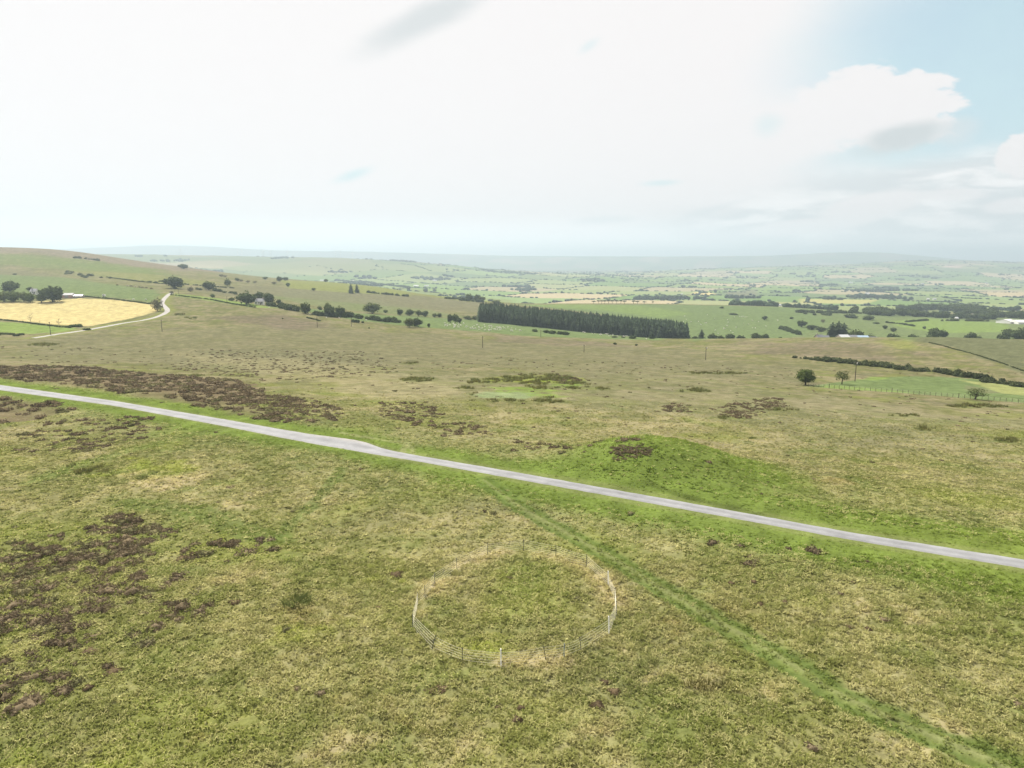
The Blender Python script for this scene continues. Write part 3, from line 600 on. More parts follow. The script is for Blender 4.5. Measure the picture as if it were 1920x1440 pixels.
def scatter_stuff(name, protos, X, Y, Z, sx, sy, sz, rot, colr, mat, label, cat):
    V, Fc, CO = [], [], []; nb = 0; pick = rng.integers(0, len(protos), len(X))
    for k, (pv, pf) in enumerate(protos):
        s = np.nonzero(pick == k)[0]
        if not len(s): continue
        ca, sa = np.cos(rot[s])[:, None], np.sin(rot[s])[:, None]
        lx, ly = pv[None, :, 0]*sx[s][:, None], pv[None, :, 1]*sy[s][:, None]
        v = np.stack([lx*ca-ly*sa+X[s][:, None], lx*sa+ly*ca+Y[s][:, None], pv[None, :, 2]*sz[s][:, None]+Z[s][:, None]], -1)
        V.append(v.reshape(-1, 3)); Fc.append((pf[None]+(nb+np.arange(len(s))*len(pv))[:, None, None]).reshape(-1, 3)); nb += len(s)*len(pv)
        CO.append(np.repeat(colr[s], len(pv), 0)*rng.uniform(.8, 1.25, (len(s)*len(pv), 1)))
    o = link(name, mesh(name, np.concatenate(V), np.concatenate(Fc), col=np.concatenate(CO)), mat)
    return tag(o, label, cat, kind='stuff')
def heather_stuff():
    X, Y, Sz = [], [], []
    def fill(P, cov, r0, r1, mask=None):
        P = np.asarray(P); lo, hi = P.min(0), P.max(0); area = (hi[0]-lo[0])*(hi[1]-lo[1])
        n = int(min(area*cov/(math.pi*((r0+r1)/2)**2), 9000))
        x = rng.uniform(lo[0], hi[0], n); y = rng.uniform(lo[1], hi[1], n)
        k = pmask(x, y, P, .3, 2.0, 4)*(.12+.88*sst(-.1, .4, fbm(x/1.9, y/1.9, 2, 91)+.45*fbm(x/9, y/9, 2, 93))) > rng.uniform(0, 1, n)
        x, y = x[k], y[k]; X.append(x); Y.append(y); Sz.append(rng.uniform(r0, r1, len(x))*(1+.5*(rng.uniform(0, 1, len(x)) > .85)))
    for P, c in HSW: fill(P, c*4.3, .24, .58)
    cap = W([(1140, 842), (1165, 834), (1200, 832), (1222, 842), (1212, 856), (1178, 862), (1150, 854)]); lo, hi = cap.min(0), cap.max(0); x = rng.uniform(lo[0], hi[0], 420); y = rng.uniform(lo[1], hi[1], 420); k = pmask(x, y, cap, 1.2, 1.0, 3)*.75 > rng.uniform(0, 1, 420)
    X.append(x[k]); Y.append(y[k]); Sz.append(rng.uniform(.18, .34, k.sum()))
    for name, P, *r in PW:
        if name == 'heather': fill(P, .8, .45, .9)
    # loose bushes everywhere on the near moor
    n = 9000; y = np.sqrt(rng.uniform(30**2, 330**2, n)); x = rng.uniform(-.9, .9, n)*y
    k = rng.uniform(0, 1, n) < .06+.40*sst(.05, .5, fbm(x/14, y/14, 3, 95)); X.append(x[k]); Y.append(y[k]); Sz.append(rng.uniform(.14, .34, k.sum())*(1+y[k]/400))
    X, Y, Sz = np.concatenate(X), np.concatenate(Y), np.concatenate(Sz)
    dr = dline(X, Y, RC, 12); dt = dline(X, Y, TRACK, 6); k = (dr > 4.5) & (dt > 2.2)
    for name, P, *r in PW:
        if name in ('pasture', 'lime', 'crop2', 'crop'): k &= pmask(X, Y, P, .5) < .3
    X, Y, Sz = X[k], Y[k], Sz[k]; n = len(X)
    Z = base(X, Y)+.02
    col = C['heather']*rng.uniform(.85, 1.6, (n, 1))+np.where(rng.uniform(0, 1, (n, 1)) < .25, np.array((.01, .03, 0)), 0)
    scatter_stuff('heather', [shrub_proto(s, 190, .13, rad=.66) for s in range(5)], X, Y, Z, Sz*rng.uniform(.8, 1.5, n), Sz*rng.uniform(.7, 1.1, n), Sz*rng.uniform(.75, 1.15, n), rng.uniform(0, 6.28, n), col, M['stufftree'],
                  'low dark brown heather scattered over the moor in ragged patches', 'heather')
    print('heather', n)
heather_stuff()
def rush_proto(seed, n=70):
    r = np.random.default_rng(seed); ph = r.uniform(0, 6.28, n); ra = r.uniform(0, .8, n)**.7; tl = r.uniform(.1, .7, n); le = r.uniform(.6, 1.1, n); w_ = .05
    b = np.stack([np.cos(ph)*ra, np.sin(ph)*ra, 0*ph], 1); d = np.stack([np.cos(ph)*np.sin(tl), np.sin(ph)*np.sin(tl), np.cos(tl)], 1); s = np.stack([-np.sin(ph+1), np.cos(ph+1), 0*ph], 1)*w_
    v = np.stack([b-s, b+s, b+d*le[:, None]], 1).reshape(-1, 3)
    return v, np.arange(n*3).reshape(-1, 3)
def rush_stuff():
    X, Y = [], []
    for i, P in enumerate(RUSHP):
        lo, hi = P.min(0), P.max(0); area = (hi[0]-lo[0])*(hi[1]-lo[1]); n = int(min(area*.8, 1400))
        x = rng.uniform(lo[0], hi[0], n); y = rng.uniform(lo[1], hi[1], n)
        k = pmask(x, y, P, .5, 2, 4)*sst(-.25, .3, fbm(x/4.5, y/4.5, 3, 97)) > rng.uniform(0, .85, n)
        k &= pmask(x, y, POOL, .5, 0) < .5
        X.append(x[k]); Y.append(y[k])
    X, Y = np.concatenate(X), np.concatenate(Y); k = dline(X, Y, RC, 10) > 5; X, Y = X[k], Y[k]; n = len(X); sz = rng.uniform(.35, .7, n)*(1+Y/600)
    col = C['rush']*1.25*rng.uniform(.7, 1.35, (n, 1))+np.array((.02, .0, .0))*rng.uniform(0, 1.4, (n, 1))
    scatter_stuff('rushes', [rush_proto(s) for s in range(4)], X, Y, base(X, Y), sz, sz, sz*rng.uniform(.8, 1.3, n), rng.uniform(0, 6.28, n), col, M['tuft'], 'dark green rushes growing in wet patches and round the mossy pool', 'rushes')
rush_stuff()
# ------------------------------------------------------------------ trees
def trunk_mesh(seed, h=.5, r=.03, spread=.3, limbs=6, top=.85, lean=0):
    R = random.Random(seed); m = MB()
    p = [(0, 0, -.03)]; 
    for i in range(1, 5):
        t = i/4; p.append((lean*t*t+R.uniform(-.02, .02), R.uniform(-.02, .02), top*t))
    m.tube(p, [r*1.35, r, r*.75, r*.45, r*.15], 7)
    for k in range(limbs):
        z0 = h*R.uniform(.35, 1.0); a = 2*math.pi*(k+R.uniform(0, .6))/limbs; l = spread*R.uniform(.7, 1.15)
        x0 = lean*(z0/top)**2
        m.tube([(x0, 0, z0), (x0+math.cos(a)*l*.45, math.sin(a)*l*.45, z0+.12), (x0+math.cos(a)*l, math.sin(a)*l, z0+R.uniform(.2, .38))], [r*.55, r*.38, r*.1], 5)
    return m.me('trunk', True)
def crown_mesh(seed, lobes, nf, size, corek=.72, up=.0):
    """leaf faces through a set of lobes (x, y, z, rx, rz) plus an irregular dark heart"""
    r = np.random.default_rng(seed); V, Fc = [], []; nb = 0
    vol = np.array([l[3]**2*l[4] for l in lobes]); vol = vol**.75; vol /= vol.sum()
    for (x, y, z, rx, rz), w_ in zip(lobes, vol):
        n = int(nf*w_)
        d = r.normal(0, 1, (n, 3)); d /= np.linalg.norm(d, axis=1, keepdims=True)
        lump = 1+.18*np.sin(d[:, 0]*5+seed)*np.cos(d[:, 2]*6+x*9)+.12*np.sin(d[:, 1]*9)
        P = np.array((x, y, z))+d*np.array((rx, rx, rz))*(lump*r.uniform(.70, 1.08, n))[:, None]
        nn = d+r.normal(0, .75, (n, 3)); nn /= np.linalg.norm(nn, axis=1, keepdims=True)
        a = np.cross(nn, r.normal(0, 1, (n, 3))); a /= np.linalg.norm(a, axis=1, keepdims=True); b = np.cross(nn, a)
        s = size*r.uniform(.55, 1.35, (n, 1))
        v = np.stack([P-a*s, P-b*s*.7, P+a*s, P+b*s*.7], 1).reshape(-1, 3); V.append(v)
        q = nb+np.arange(n)*4; Fc.append(np.concatenate([np.stack([q, q+1, q+2], 1), np.stack([q, q+2, q+3], 1)])); nb += len(v)
        if corek:
            ic = bmesh.new(); bmesh.ops.create_icosphere(ic, subdivisions=2, radius=1); cv = np.array([k.co[:] for k in ic.verts]); cf = np.array([[k.index for k in f.verts] for f in ic.faces]); ic.free()
            k = corek*(1+.16*np.sin(cv[:, 0]*6+seed)*np.cos(cv[:, 1]*5)+r.uniform(-.07, .07, len(cv)))
            V.append(np.array((x, y, z))+cv*np.array((rx, rx, rz))*k[:, None]); Fc.append(cf+nb); nb += len(cv)
    return mesh('crown', np.concatenate(V), np.concatenate(Fc))
def lobes_round(seed, n=7, zc=.6, rz=.34, rr=.28):
    zc -= .13; rz += .05
    r = random.Random(seed); out = [(0, 0, zc, .37, rz)]
    for i in range(n):
        a = 2*math.pi*i/n+r.uniform(-.3, .3); el = r.uniform(-.9, .9)
        out.append((math.cos(a)*.27*math.cos(el), math.sin(a)*.27*math.cos(el), zc+math.sin(el)*rz*.55, rr*r.uniform(.65, 1), rr*r.uniform(.6, .9)))
    return out
def spruce_mesh(seed, whorls=11, k=9):
    r = np.random.default_rng(seed); V, Fc = [], []; nb = 0
    for i in range(whorls):
        t = i/(whorls-1); z = .10+.86*t; rad = .5*(1-t)**.5*(1+.14*r.normal())+.03
        n = max(5, int(k*(1-.5*t)))
        for j in range(n):
            a = 2*np.pi*(j+r.uniform(-.3, .3))/n+i*.7; rr = rad*r.uniform(.7, 1.15); dz = -.07-.05*(1-t)
            ca, sa = math.cos(a), math.sin(a); wv = rr*.34+.02
            v = np.array([(0, 0, z+.05), (ca*rr*.6-sa*wv, sa*rr*.6+ca*wv, z+dz*.4), (ca*rr, sa*rr, z+dz), (ca*rr*.6+sa*wv, sa*rr*.6-ca*wv, z+dz*.4)])
            V.append(v); Fc += [(nb, nb+1, nb+2), (nb, nb+2, nb+3)]; nb += 4
    c = 8; t = np.linspace(0, 2*np.pi, c+1)[:-1]
    V.append(np.array([(0, 0, .98)]+[(math.cos(k_)*.27, math.sin(k_)*.27, .07) for k_ in t])); Fc += [(nb, nb+1+j, nb+1+(j+1) % c) for j in range(c)]
    return mesh('crown', np.concatenate(V), np.array(Fc))
PROTO = {}
def proto(kind, tm, cm, mat, name):
    PROTO.setdefault(kind, []).append((tm, cm, M[mat], name))
for s in range(3):
    proto('round', trunk_mesh(10+s), crown_mesh(20+s, lobes_round(s), 900, .055), 'leaf_dark', 'broadleaf_tree')
    proto('mid', trunk_mesh(13+s), crown_mesh(24+s, lobes_round(s+5, 8, .58, .36, .25), 850, .055), 'leaf_mid', 'broadleaf_tree')
    proto('pale', trunk_mesh(16+s), crown_mesh(28+s, lobes_round(s+9, 8, .6, .33, .24), 700, .055, .6), 'leaf_pale', 'broadleaf_tree')
    proto('grey', trunk_mesh(19+s, limbs=8), crown_mesh(32+s, lobes_round(s+13, 9, .58, .33, .22), 420, .05, 0), 'leaf_grey', 'broadleaf_tree')
    proto('bush', trunk_mesh(40+s, .3, .03, .25, 5, .5), crown_mesh(44+s, lobes_round(s+17, 6, .46, .42, .30), 480, .075), 'leaf_dark', 'bush')
    proto('palebush', trunk_mesh(40+s, .3, .03, .25, 5, .5), crown_mesh(48+s, lobes_round(s+21, 6, .46, .42, .30), 420, .075, .6), 'leaf_pale', 'bush')
    proto('spruce', MB().tube([(0, 0, -.04), (0, 0, .4), (0, 0, .9)], [.03, .02, .004], 6).me('trunk'), spruce_mesh(60+s), 'needle', 'spruce_tree')
    proto('pine', trunk_mesh(70+s, .75, .028, .25, 5, .9), crown_mesh(74+s, [(0, 0, .82, .34, .13), (.2, .1, .74, .26, .10), (-.18, -.08, .7, .26, .10), (.05, -.2, .78, .25, .09)], 420, .05, .6), 'needle', 'pine_tree')
    proto('gorse', trunk_mesh(80+s, .25, .02, .2, 4, .4), crown_mesh(84+s, lobes_round(s+31, 6, .40, .40, .32), 420, .08, .75), 'gorse', 'gorse_bush')
haw = [(0, 0, .60, .28, .22), (.18, .05, .76, .22, .17), (-.22, .1, .56, .2, .17), (.05, -.2, .50, .22, .18), (-.05, .22, .70, .2, .16), (.30, -.1, .48, .15, .14), (-.30, -.12, .42, .14, .13), (-.12, .0, .82, .15, .12)]
PROTO['haw_full'] = [(trunk_mesh(90, .45, .035, .34, 7), crown_mesh(91, [(0, 0, .54, .38, .36), (.1, .05, .36, .34, .22)]+[(a*1.1, b*1.1, c-.04, d*1.15, e*1.25) for a, b, c, d, e in haw], 2200, .032, .7), M['leaf_mid'], 'hawthorn_tree')]
PROTO['haw_open'] = [(trunk_mesh(92, .5, .03, .36, 9, .8, .08), crown_mesh(93, haw, 1000, .028, 0), M['leaf_pale'], 'hawthorn_tree')]
PROTO['haw_bent'] = [(trunk_mesh(95, .5, .035, .4, 9, .75, .12), crown_mesh(96, [(a+.06, b, c-.02, d, e*.8) for a, b, c, d, e in haw], 900, .028, 0), M['leaf_mid'], 'hawthorn_tree')]
def dead_mesh(seed, n=9):
    R = random.Random(seed); m = MB(); m.tube([(0, 0, -.04), (.02, 0, .35), (-.03, .02, .7), (.05, 0, 1)], [.03, .025, .016, .004], 6)
    for i in range(n):
        z = R.uniform(.35, .85); a = R.uniform(0, 6.28); l = R.uniform(.2, .42)
        e = (math.cos(a)*l, math.sin(a)*l, z+R.uniform(.1, .3)); mid = (e[0]*.5, e[1]*.5, z+.06)
        m.tube([(0, 0, z), mid, e], [.014, .010, .003], 5)
        for _ in range(2):
            b = a+R.uniform(-.9, .9); m.tube([mid, (mid[0]+math.cos(b)*.18, mid[1]+math.sin(b)*.18, mid[2]+R.uniform(.05, .2))], [.008, .002], 4)
    return m.me('dead_branches', True)
DEAD = [dead_mesh(s) for s in range(3)]
SPRITE = {}
def tree(kind, P, w, h, label, cat='tree', group=None, rot=None):
    """a tree of crown width w and height h (metres) standing at P"""
    var = PROTO[kind]; tm, cm, mat, name = var[random.randrange(len(var))]
    e = empty(name, P, random.uniform(0, 6.28) if rot is None else rot); e.scale = (w, w, h)
    tag(e, label, cat, group)
    link('trunk', tm, M['bark'], e); link('crown', cm, mat, e)
    return e
def tpx(kind, x, y, w, h, label, Y=None, **kw):
    P = hit(x, y) if Y is None else at(x, Y, y)
    k = mpp(P)
    if Y is not None:      # foot hidden behind the land in front: keep the top where it is seen
        a, s = px_as(x, y-h); top = CH+s*Y; hh = max(top-P[2], 2.5)
    else: hh = h*k
    return tree(kind, (P[0], P[1], P[2]-.02*hh), w*k*1.12, hh*1.04, label, **kw)
# ------------------------------------------------------------------ ring fence on the near moor
fe = empty('ring_fence', (0, 0, 0)); tag(fe, 'oval enclosure of wire strands on thin posts in the near rough grass', 'fence')
PH = 1.22
tops = []
for i, ((px_, py_, k), (x, y)) in enumerate(zip(FENCE_PX, FENCE_W)):
    z = float(base(x, y)); h = PH*(1.10 if k == 'w' else .95)
    lx, ly = random.uniform(-.06, .06), random.uniform(-.06, .06)
    if i == 1: lx = -.22
    if i == 3: lx = -.16
    if i == 17: lx = .35
    r = {'w': .042, 'd': .023, 'b': .028}[k]
    m = MB().tube([(x, y, z-.3), (x+lx*.5, y+ly*.5, z+h*.5), (x+lx, y+ly, z+h)], r, 7)
    p = m.build('post', M[{'w': 'postpale', 'd': 'postdark', 'b': 'postblue'}[k]], fe)
    if k == 'w': p['label'] = 'pale thicker post'
    if k == 'b': p['label'] = 'bluish post'
    tops.append((x, y, z, lx, ly, h))
for j in range(6):
    f = .12+.82*j/5
    pts = []
    for i in range(len(tops)+1):
        x, y, z, lx, ly, h = tops[i % len(tops)]
        P = Vector((x+lx*f, y+ly*f, z+1.12*f))
        if pts:
            q = pts[-1]; n_ = 4
            for s in range(1, n_): 
                t_ = s/n_; v = q.lerp(P, t_); v.z -= .05*4*t_*(1-t_)*(1+.5*math.sin(i*3+j)); pts.append(v)
        pts.append(P)
    MB().tube(pts, .0085, 5).build('wire', M['wire'], fe)
# ------------------------------------------------------------------ stock fence below the hawthorns
sf = empty('stock_fence', (0, 0, 0)); tag(sf, 'post and wire fence along the near edge of the green paddock by the hawthorns', 'fence')
SFW = resample(W([(1516, 725), (1560, 728.5), (1600, 731), (1660, 735.5), (1760, 743), (1850, 750), (1925, 757), (1990, 764)]), 46)
for i, (x, y) in enumerate(SFW):
    z = float(base(x, y)); big = i % 12 == 4
    MB().tube([(x, y, z-.3), (x+random.uniform(-.05, .05), y, z+(1.6 if big else 1.3))], .11 if big else .065, 6).build('post', M['postwood'], sf)
for f in (.25, .55, .85, 1.15):
    MB().tube([(x, y, float(base(x, y))+f) for x, y in SFW], .012, 4).build('wire', M['wire'], sf)
# ------------------------------------------------------------------ telegraph poles
def pole(x, y, hp, label, top=False, Y=None):
    P = hit(x, y); h = hp*mpp(P); e = empty('utility_pole', P); tag(e, label, 'pole', 'utility poles crossing the moor')
    MB().tube([(0, 0, -.5), (0, 0, h*.5), (0, 0, h)], [.17, .15, .12], 8).build('pole_shaft', M['pole'], e)
    rz = random.uniform(-.5, .3)
    c = MB().box((0, 0, h-.35), (1.6, .12, .12), rz).build('crossarm', M['pole'], e)
    for q in (-.7, 0, .7):
        i = MB().tube([(q*math.cos(rz), q*math.sin(rz), h-.29), (q*math.cos(rz), q*math.sin(rz), h-.05)], [.07, .05], 6).build('insulator', M['ceramic'], c)
    if top:
        MB().tube([(.25, -.1, h-.95), (.25, -.1, h-.3)], .22, 8).build('transformer', M['ceramic'], e)
pole(95, 628, 24, 'dark wooden pole beside the end of the pale lane below the yellow field')
pole(304, 622, 22, 'wooden pole standing below the bend of the pale lane', )
pole(595, 614, 19, 'wooden pole on the moor below the hedge with the pair of dark trees')
pole(659, 612, 17, 'thin wooden pole below the low dark strip of hedge')
pole(905, 652, 21, 'lone pole on open moor below the left end of the conifer plantation')
pole(1014, 632, 13, 'small distant pole below the middle of the conifer plantation')
pole(1095, 661, 14, 'small pole on the moor below the right half of the conifer plantation')
pole(1323, 675, 24, 'pole with a pale transformer below the right end of the plantation', True)
pole(1603, 715, 37, 'tallest pole, pale top, at the corner of the green paddock by the two hawthorns', True)
pole(335, 551, 17, 'far pole at the top of the pale lane beside the big twin tree')
pole(426, 571, 15, 'far pole in the bright green field left of the cottage trees')
# ------------------------------------------------------------------ the near hawthorns
tpx('haw_full', 1510, 722, 33, 31, 'dense green hawthorn, leftmost of the three small trees by the paddock fence', cat='tree', rot=.3)
tpx('haw_open', 1578.5, 720.5, 27, 27, 'thin pale hawthorn inside the paddock beside the tallest pole', cat='tree', rot=0)
tpx('haw_bent', 1828, 749, 36, 22, 'low bent hawthorn with open twigs on the paddock fence line', cat='tree', rot=0)
# ------------------------------------------------------------------ trees one by one: kind, x, foot y, width, height, label
TREES = [
 ('round', 327, 541, 36, 24, 'big dark twin crowned tree at the top of the pale lane'),
 ('round', 344, 504, 19, 9.5, 'dark round tree alone on the left hill skyline'),
 ('mid', 391, 544, 24, 18, 'mid green round tree in the field right of the lane top'),
 ('round', 462, 571, 34, 26, 'large dark round tree left of the white cottage'),
 ('round', 486, 563, 18, 17, 'dark tree close behind the white cottage'),
 ('round', 503, 570, 25, 22, 'broad dark tree just right of the white cottage'),
 ('mid', 523, 570, 11, 10, 'small tree right of the cottage trees'),
 ('round', 99, 566, 40, 33, 'biggest dark tree at the far edge of the yellow field'),
 ('round', 20, 549, 29, 24, 'dark round crown behind the tree clump at the left edge'),
 ('pale', 8, 566, 28, 22, 'grey green tree at the left end of the clump behind the yellow field'),
 ('mid', 26, 566, 24, 22, 'mid green tree second from the left end of the clump by the yellow field'),
 ('pale', 45, 566, 17, 22, 'slender pale tree in the middle of the clump by the yellow field'),
 ('mid', 57, 567, 17, 20, 'narrow green tree in the clump left of the biggest dark tree'),
 ('pale', 78, 567, 20, 19, 'pale green tree touching the left side of the biggest dark tree'),
 ('mid', 56, 546, 11, 9, 'small dark crown peeping over the clump by the yellow field'),
 ('grey', 357, 547, 13, 11, 'sparse greyish bush right of the twin crowned tree'),
 ('pale', 427, 537, 13, 17, 'tall pale tree on the slope right of the round field tree'),
 ('mid', 445, 527, 9, 7, 'small round tree high on the slope above the cottage'),
 ('mid', 399, 558, 9, 8, 'small round bushy tree alone in the bright green field'),
 ('mid', 434, 564, 12, 7, 'low round tree left of the large cottage tree'),
 ('grey', 295, 583, 25, 27, 'straggly grey green tree in the inner bend of the lane'),
 ('grey', 322, 552, 9, 8, 'small scruffy tree at the far end of the lane'),
 ('mid', 573, 588, 21, 23, 'tall leaning tree rising from the hedge right of the cottage'),
 ('palebush', 600, 581, 9, 10, 'pale small tree behind the hedge between two dark trees'),
 ('round', 617, 593, 21, 23, 'left one of the pair of dark trees in the long hedge'),
 ('pale', 614, 585, 13, 20, 'pale crown rising behind the pair of dark hedge trees'),
 ('round', 638, 593, 20, 20, 'right one of the pair of dark trees in the long hedge'),
 ('pale', 698, 588, 35, 24, 'broad pale yellow green tree standing in the field beyond the hedge'),
 ('mid', 723, 587, 9, 7, 'small round tree right of the broad pale tree'),
 ('round', 750, 591, 12, 13, 'leftmost tree of the row of four left of the plantation'),
 ('mid', 768, 592, 17, 14, 'second tree of the row of four left of the plantation'),
 ('pale', 785, 593, 14, 13, 'third, paler tree of the row of four left of the plantation'),
 ('round', 797, 594, 13, 13, 'rightmost tree of the row of four left of the plantation'),
 ('pale', 815, 595, 10, 9, 'small pale tree right of the row of four'), ('mid', 824, 595, 10, 9, 'small green tree right of the row of four'),
 ('pale', 768, 614, 20, 20, 'pale leaning tree on the near edge of the sheep field'),
 ('round', 782, 613, 18, 18, 'darker round tree touching the pale leaning tree at the sheep field edge'),
 ('mid', 804, 614, 6, 9, 'little upright tree alone on the edge of the sheep field'),
 ('round', 844, 605, 11, 17, 'left tree of the trio standing in the sheep field'), ('mid', 854, 605, 14, 18, 'tallest tree of the trio standing in the sheep field'), ('round', 861, 606, 10, 11, 'lowest tree of the trio standing in the sheep field'),
 ('palebush', 877, 599, 16, 10, 'pale willow shrub left of the plantation'), ('palebush', 891, 599, 14, 9, 'pale shrub against the left end of the plantation'),
 ('spruce', 658, 550, 13, 18, 'left one of two dark conifers in the middle distance'), ('spruce', 669.5, 549, 12, 16, 'right one of two dark conifers in the middle distance'),
 ('mid', 524, 528, 11, 11, 'round tree on the far ridge above the cottage hedge'), ('round', 535, 526, 13, 7, 'low dark tree beside the round tree on the far ridge'),
 ('mid', 497, 524, 10, 6, 'low tree at the left of the far ridge row'), ('grey', 514, 533, 12, 6, 'sparse low tree below the far ridge row'), ('mid', 540, 538, 8, 9, 'small tree on the slope below the far ridge row'),
 ('mid', 611, 529, 8, 7, 'dark small tree on the far ridge beside a pale roof'), ('mid', 588, 545, 8, 6, 'small bush tree at the left of the yellowish slope field'),
 ('mid', 766, 545, 8, 9, 'small tree on the right end of the yellowish slope field'), ('mid', 798, 548, 9, 9, 'tree in the valley right of the slope field'), ('mid', 815, 547, 7, 7, 'round tree in the valley beyond the slope field'),
 ('palebush', 932, 571, 18, 12, 'pale rounded tree crown at the upper left corner of the plantation'), ('mid', 895, 565, 14, 14, 'left of the three crowns in the small wood'), ('mid', 879, 564, 16, 15, 'front crown of the small wood beyond the sheep field'), ('pale', 903, 566, 16, 12, 'paler right crown of the small wood beyond the sheep field'),
 ('grey', 1147, 625, 15, 17, 'bare pale birch in front of the dark plantation'),
 ('palebush', 918, 601, 14, 17, 'pale round tree in front of the left end of the plantation'), ('palebush', 1073, 616, 10, 8, 'small pale shrub at the foot of the plantation'),
 ('spruce', 1173, 628, 11, 15, 'young conifer set out in front of the plantation'), ('spruce', 1197, 631, 12, 14, 'bushy young conifer right of the first one before the plantation'), ('spruce', 1222, 635, 12, 13, 'young conifer near the right foot of the plantation'),
 ('spruce', 1315, 636, 17, 19, 'dark conifer standing just right of the plantation end'), ('bush', 1304, 636, 12, 8, 'low bush between the plantation end and the next conifer'),
 ('round', 1336, 637, 17, 13, 'dark round tree second right of the plantation end'), ('round', 1352, 637, 12, 9, 'low dark tree third right of the plantation end'), ('round', 1369, 637, 18, 13, 'dark tree between two gaps on the farm boundary'),
 ('round', 1386, 636, 9, 9, 'small dark tree on the boundary left of the hedge'), ('round', 1393, 636, 8, 8, 'small neighbour tree on the boundary left of the hedge'), ('round', 1417, 636, 19, 13, 'broad dark tree at the left of the long boundary hedge'), ('round', 1434, 636, 16, 13, 'dark tree at the frame of the boundary hedge'),
 ('round', 1434, 600, 10, 9, 'round tree alone on the green field above the boundary hedge'), ('bush', 1375, 590, 16, 3.5, 'flat dark bush on the upper green field'), ('bush', 1353, 578, 8, 4, 'tiny dark bush near the crest of the green field'),
 ('round', 1503, 613, 18, 14, 'dark round tree left of the farm conifers'), ('round', 1522, 618, 20, 10, 'low dark tree touching the tree left of the farm conifers'), ('grey', 1543, 605, 9, 8, 'sparse pale tree on the field above the farm'),
 ('spruce', 1560, 630, 34, 26, 'left conifer of the dark farm clump'), ('spruce', 1571, 630, 34, 28, 'tallest conifer of the dark farm clump'), ('spruce', 1581, 630, 34, 25, 'right conifer of the dark farm clump'),
 ('round', 1540, 622, 18, 10, 'tree between the low tree and the farm conifers'), ('mid', 1604, 630, 26, 15, 'mid green tree behind the farm roofs'), ('round', 1632, 633, 20, 8, 'low dark tree right of the farm roofs'),
 ('round', 1659, 617, 9, 8, 'left one of two field trees right of the farm'), ('round', 1675, 622, 11, 9, 'right one of two field trees right of the farm'),
 ('round', 1676, 634, 24, 12, 'dark tree at the ridge behind the grassy slope'), ('round', 1712, 634, 22, 10, 'dark tree right along the ridge behind the grassy slope'), ('round', 1733, 617, 6, 6, 'tiny tree at the left edge of the bright strip field'),
 ('round', 1752, 630, 26, 17, 'big dark tree of the clump below the bright strip field'), ('round', 1768, 628, 16, 11, 'smaller right tree of the clump below the bright strip field'), ('bush', 1745, 634, 22, 10, 'low bush under the clump below the bright strip field'),
 ('round', 1820, 634, 18, 13, 'dark tree between the clump and the right edge wood'), ('bush', 1836, 635, 16, 8, 'bush left of the right edge wood'),
 ('round', 1890, 632, 24, 17, 'dark tree beside the white barns at the right edge'), ('round', 1908, 636, 26, 22, 'large dark tree filling the right edge below the white barns'), ('round', 1880, 636, 20, 12, 'low dark tree at the left foot of the right edge wood'), ('round', 1926, 634, 26, 24, 'dark tree cut by the right edge of the view'),
 ('bush', 1551, 591, 20, 7, 'dark bush group on the field above the farm'), ('bush', 1510, 589, 7, 5, 'left small bush on the field crest'), ('bush', 1527, 591, 7, 5, 'right small bush on the field crest'), ('bush', 1484, 598, 7, 5, 'small faint bush on the far green slope'),
 ('bush', 1595, 596, 22, 9, 'dark bush on the hedge line above the two field trees'), ('bush', 1628, 600, 20, 11, 'broad bush on the hedge line below the dense wood'), ('bush', 1643, 607, 12, 4, 'flat bush below the hedge line of the dense wood'),
]
HIDDEN = {1304: 700, 1336: 700, 1352: 700, 1369: 700, 1386: 700, 1393: 700, 1417: 700, 1434: 690, 1315: 690, 1560: 730, 1571: 730, 1581: 730, 1604: 720, 1632: 700, 1676: 690, 1712: 690, 1752: 760, 1768: 770, 1745: 720, 1820: 700, 1836: 690, 1890: 760, 1908: 720, 1880: 700, 1926: 700, 1222: None}
for k, x, y, w, h, lab in TREES:
    Yh = HIDDEN.get(x) if y > 625 else None
    cat = 'bush' if 'bush' in k else ('conifer' if k == 'spruce' else 'tree')
    if k == 'grey' and 'bush' in lab: cat = 'bush'
    tpx(k, x, y, w, h, lab, Y=Yh, cat=cat)
for i, (x, y, w, h) in enumerate([(1113, 569, 9, 5), (1122, 569, 8, 6), (1128, 569, 8, 6), (1134, 569.5, 8, 7), (1141, 569.5, 9, 7), (1148, 569.5, 9, 7), (1156, 569.5, 9, 7), (1164, 569.5, 8, 7), (1171, 569.5, 9, 6), (1188, 569.5, 9, 6), (1195, 569.5, 8, 5), (1208, 570, 8, 5), (1224, 570, 5, 5)]):
    tpx('pine', x, y, w, h, ['flat topped pine in the thin windswept row on the green crest', 'little pine at the right end of the thin windswept row'][i == 12], cat='pine', group='windswept pines on the green crest' if i < 12 else None)
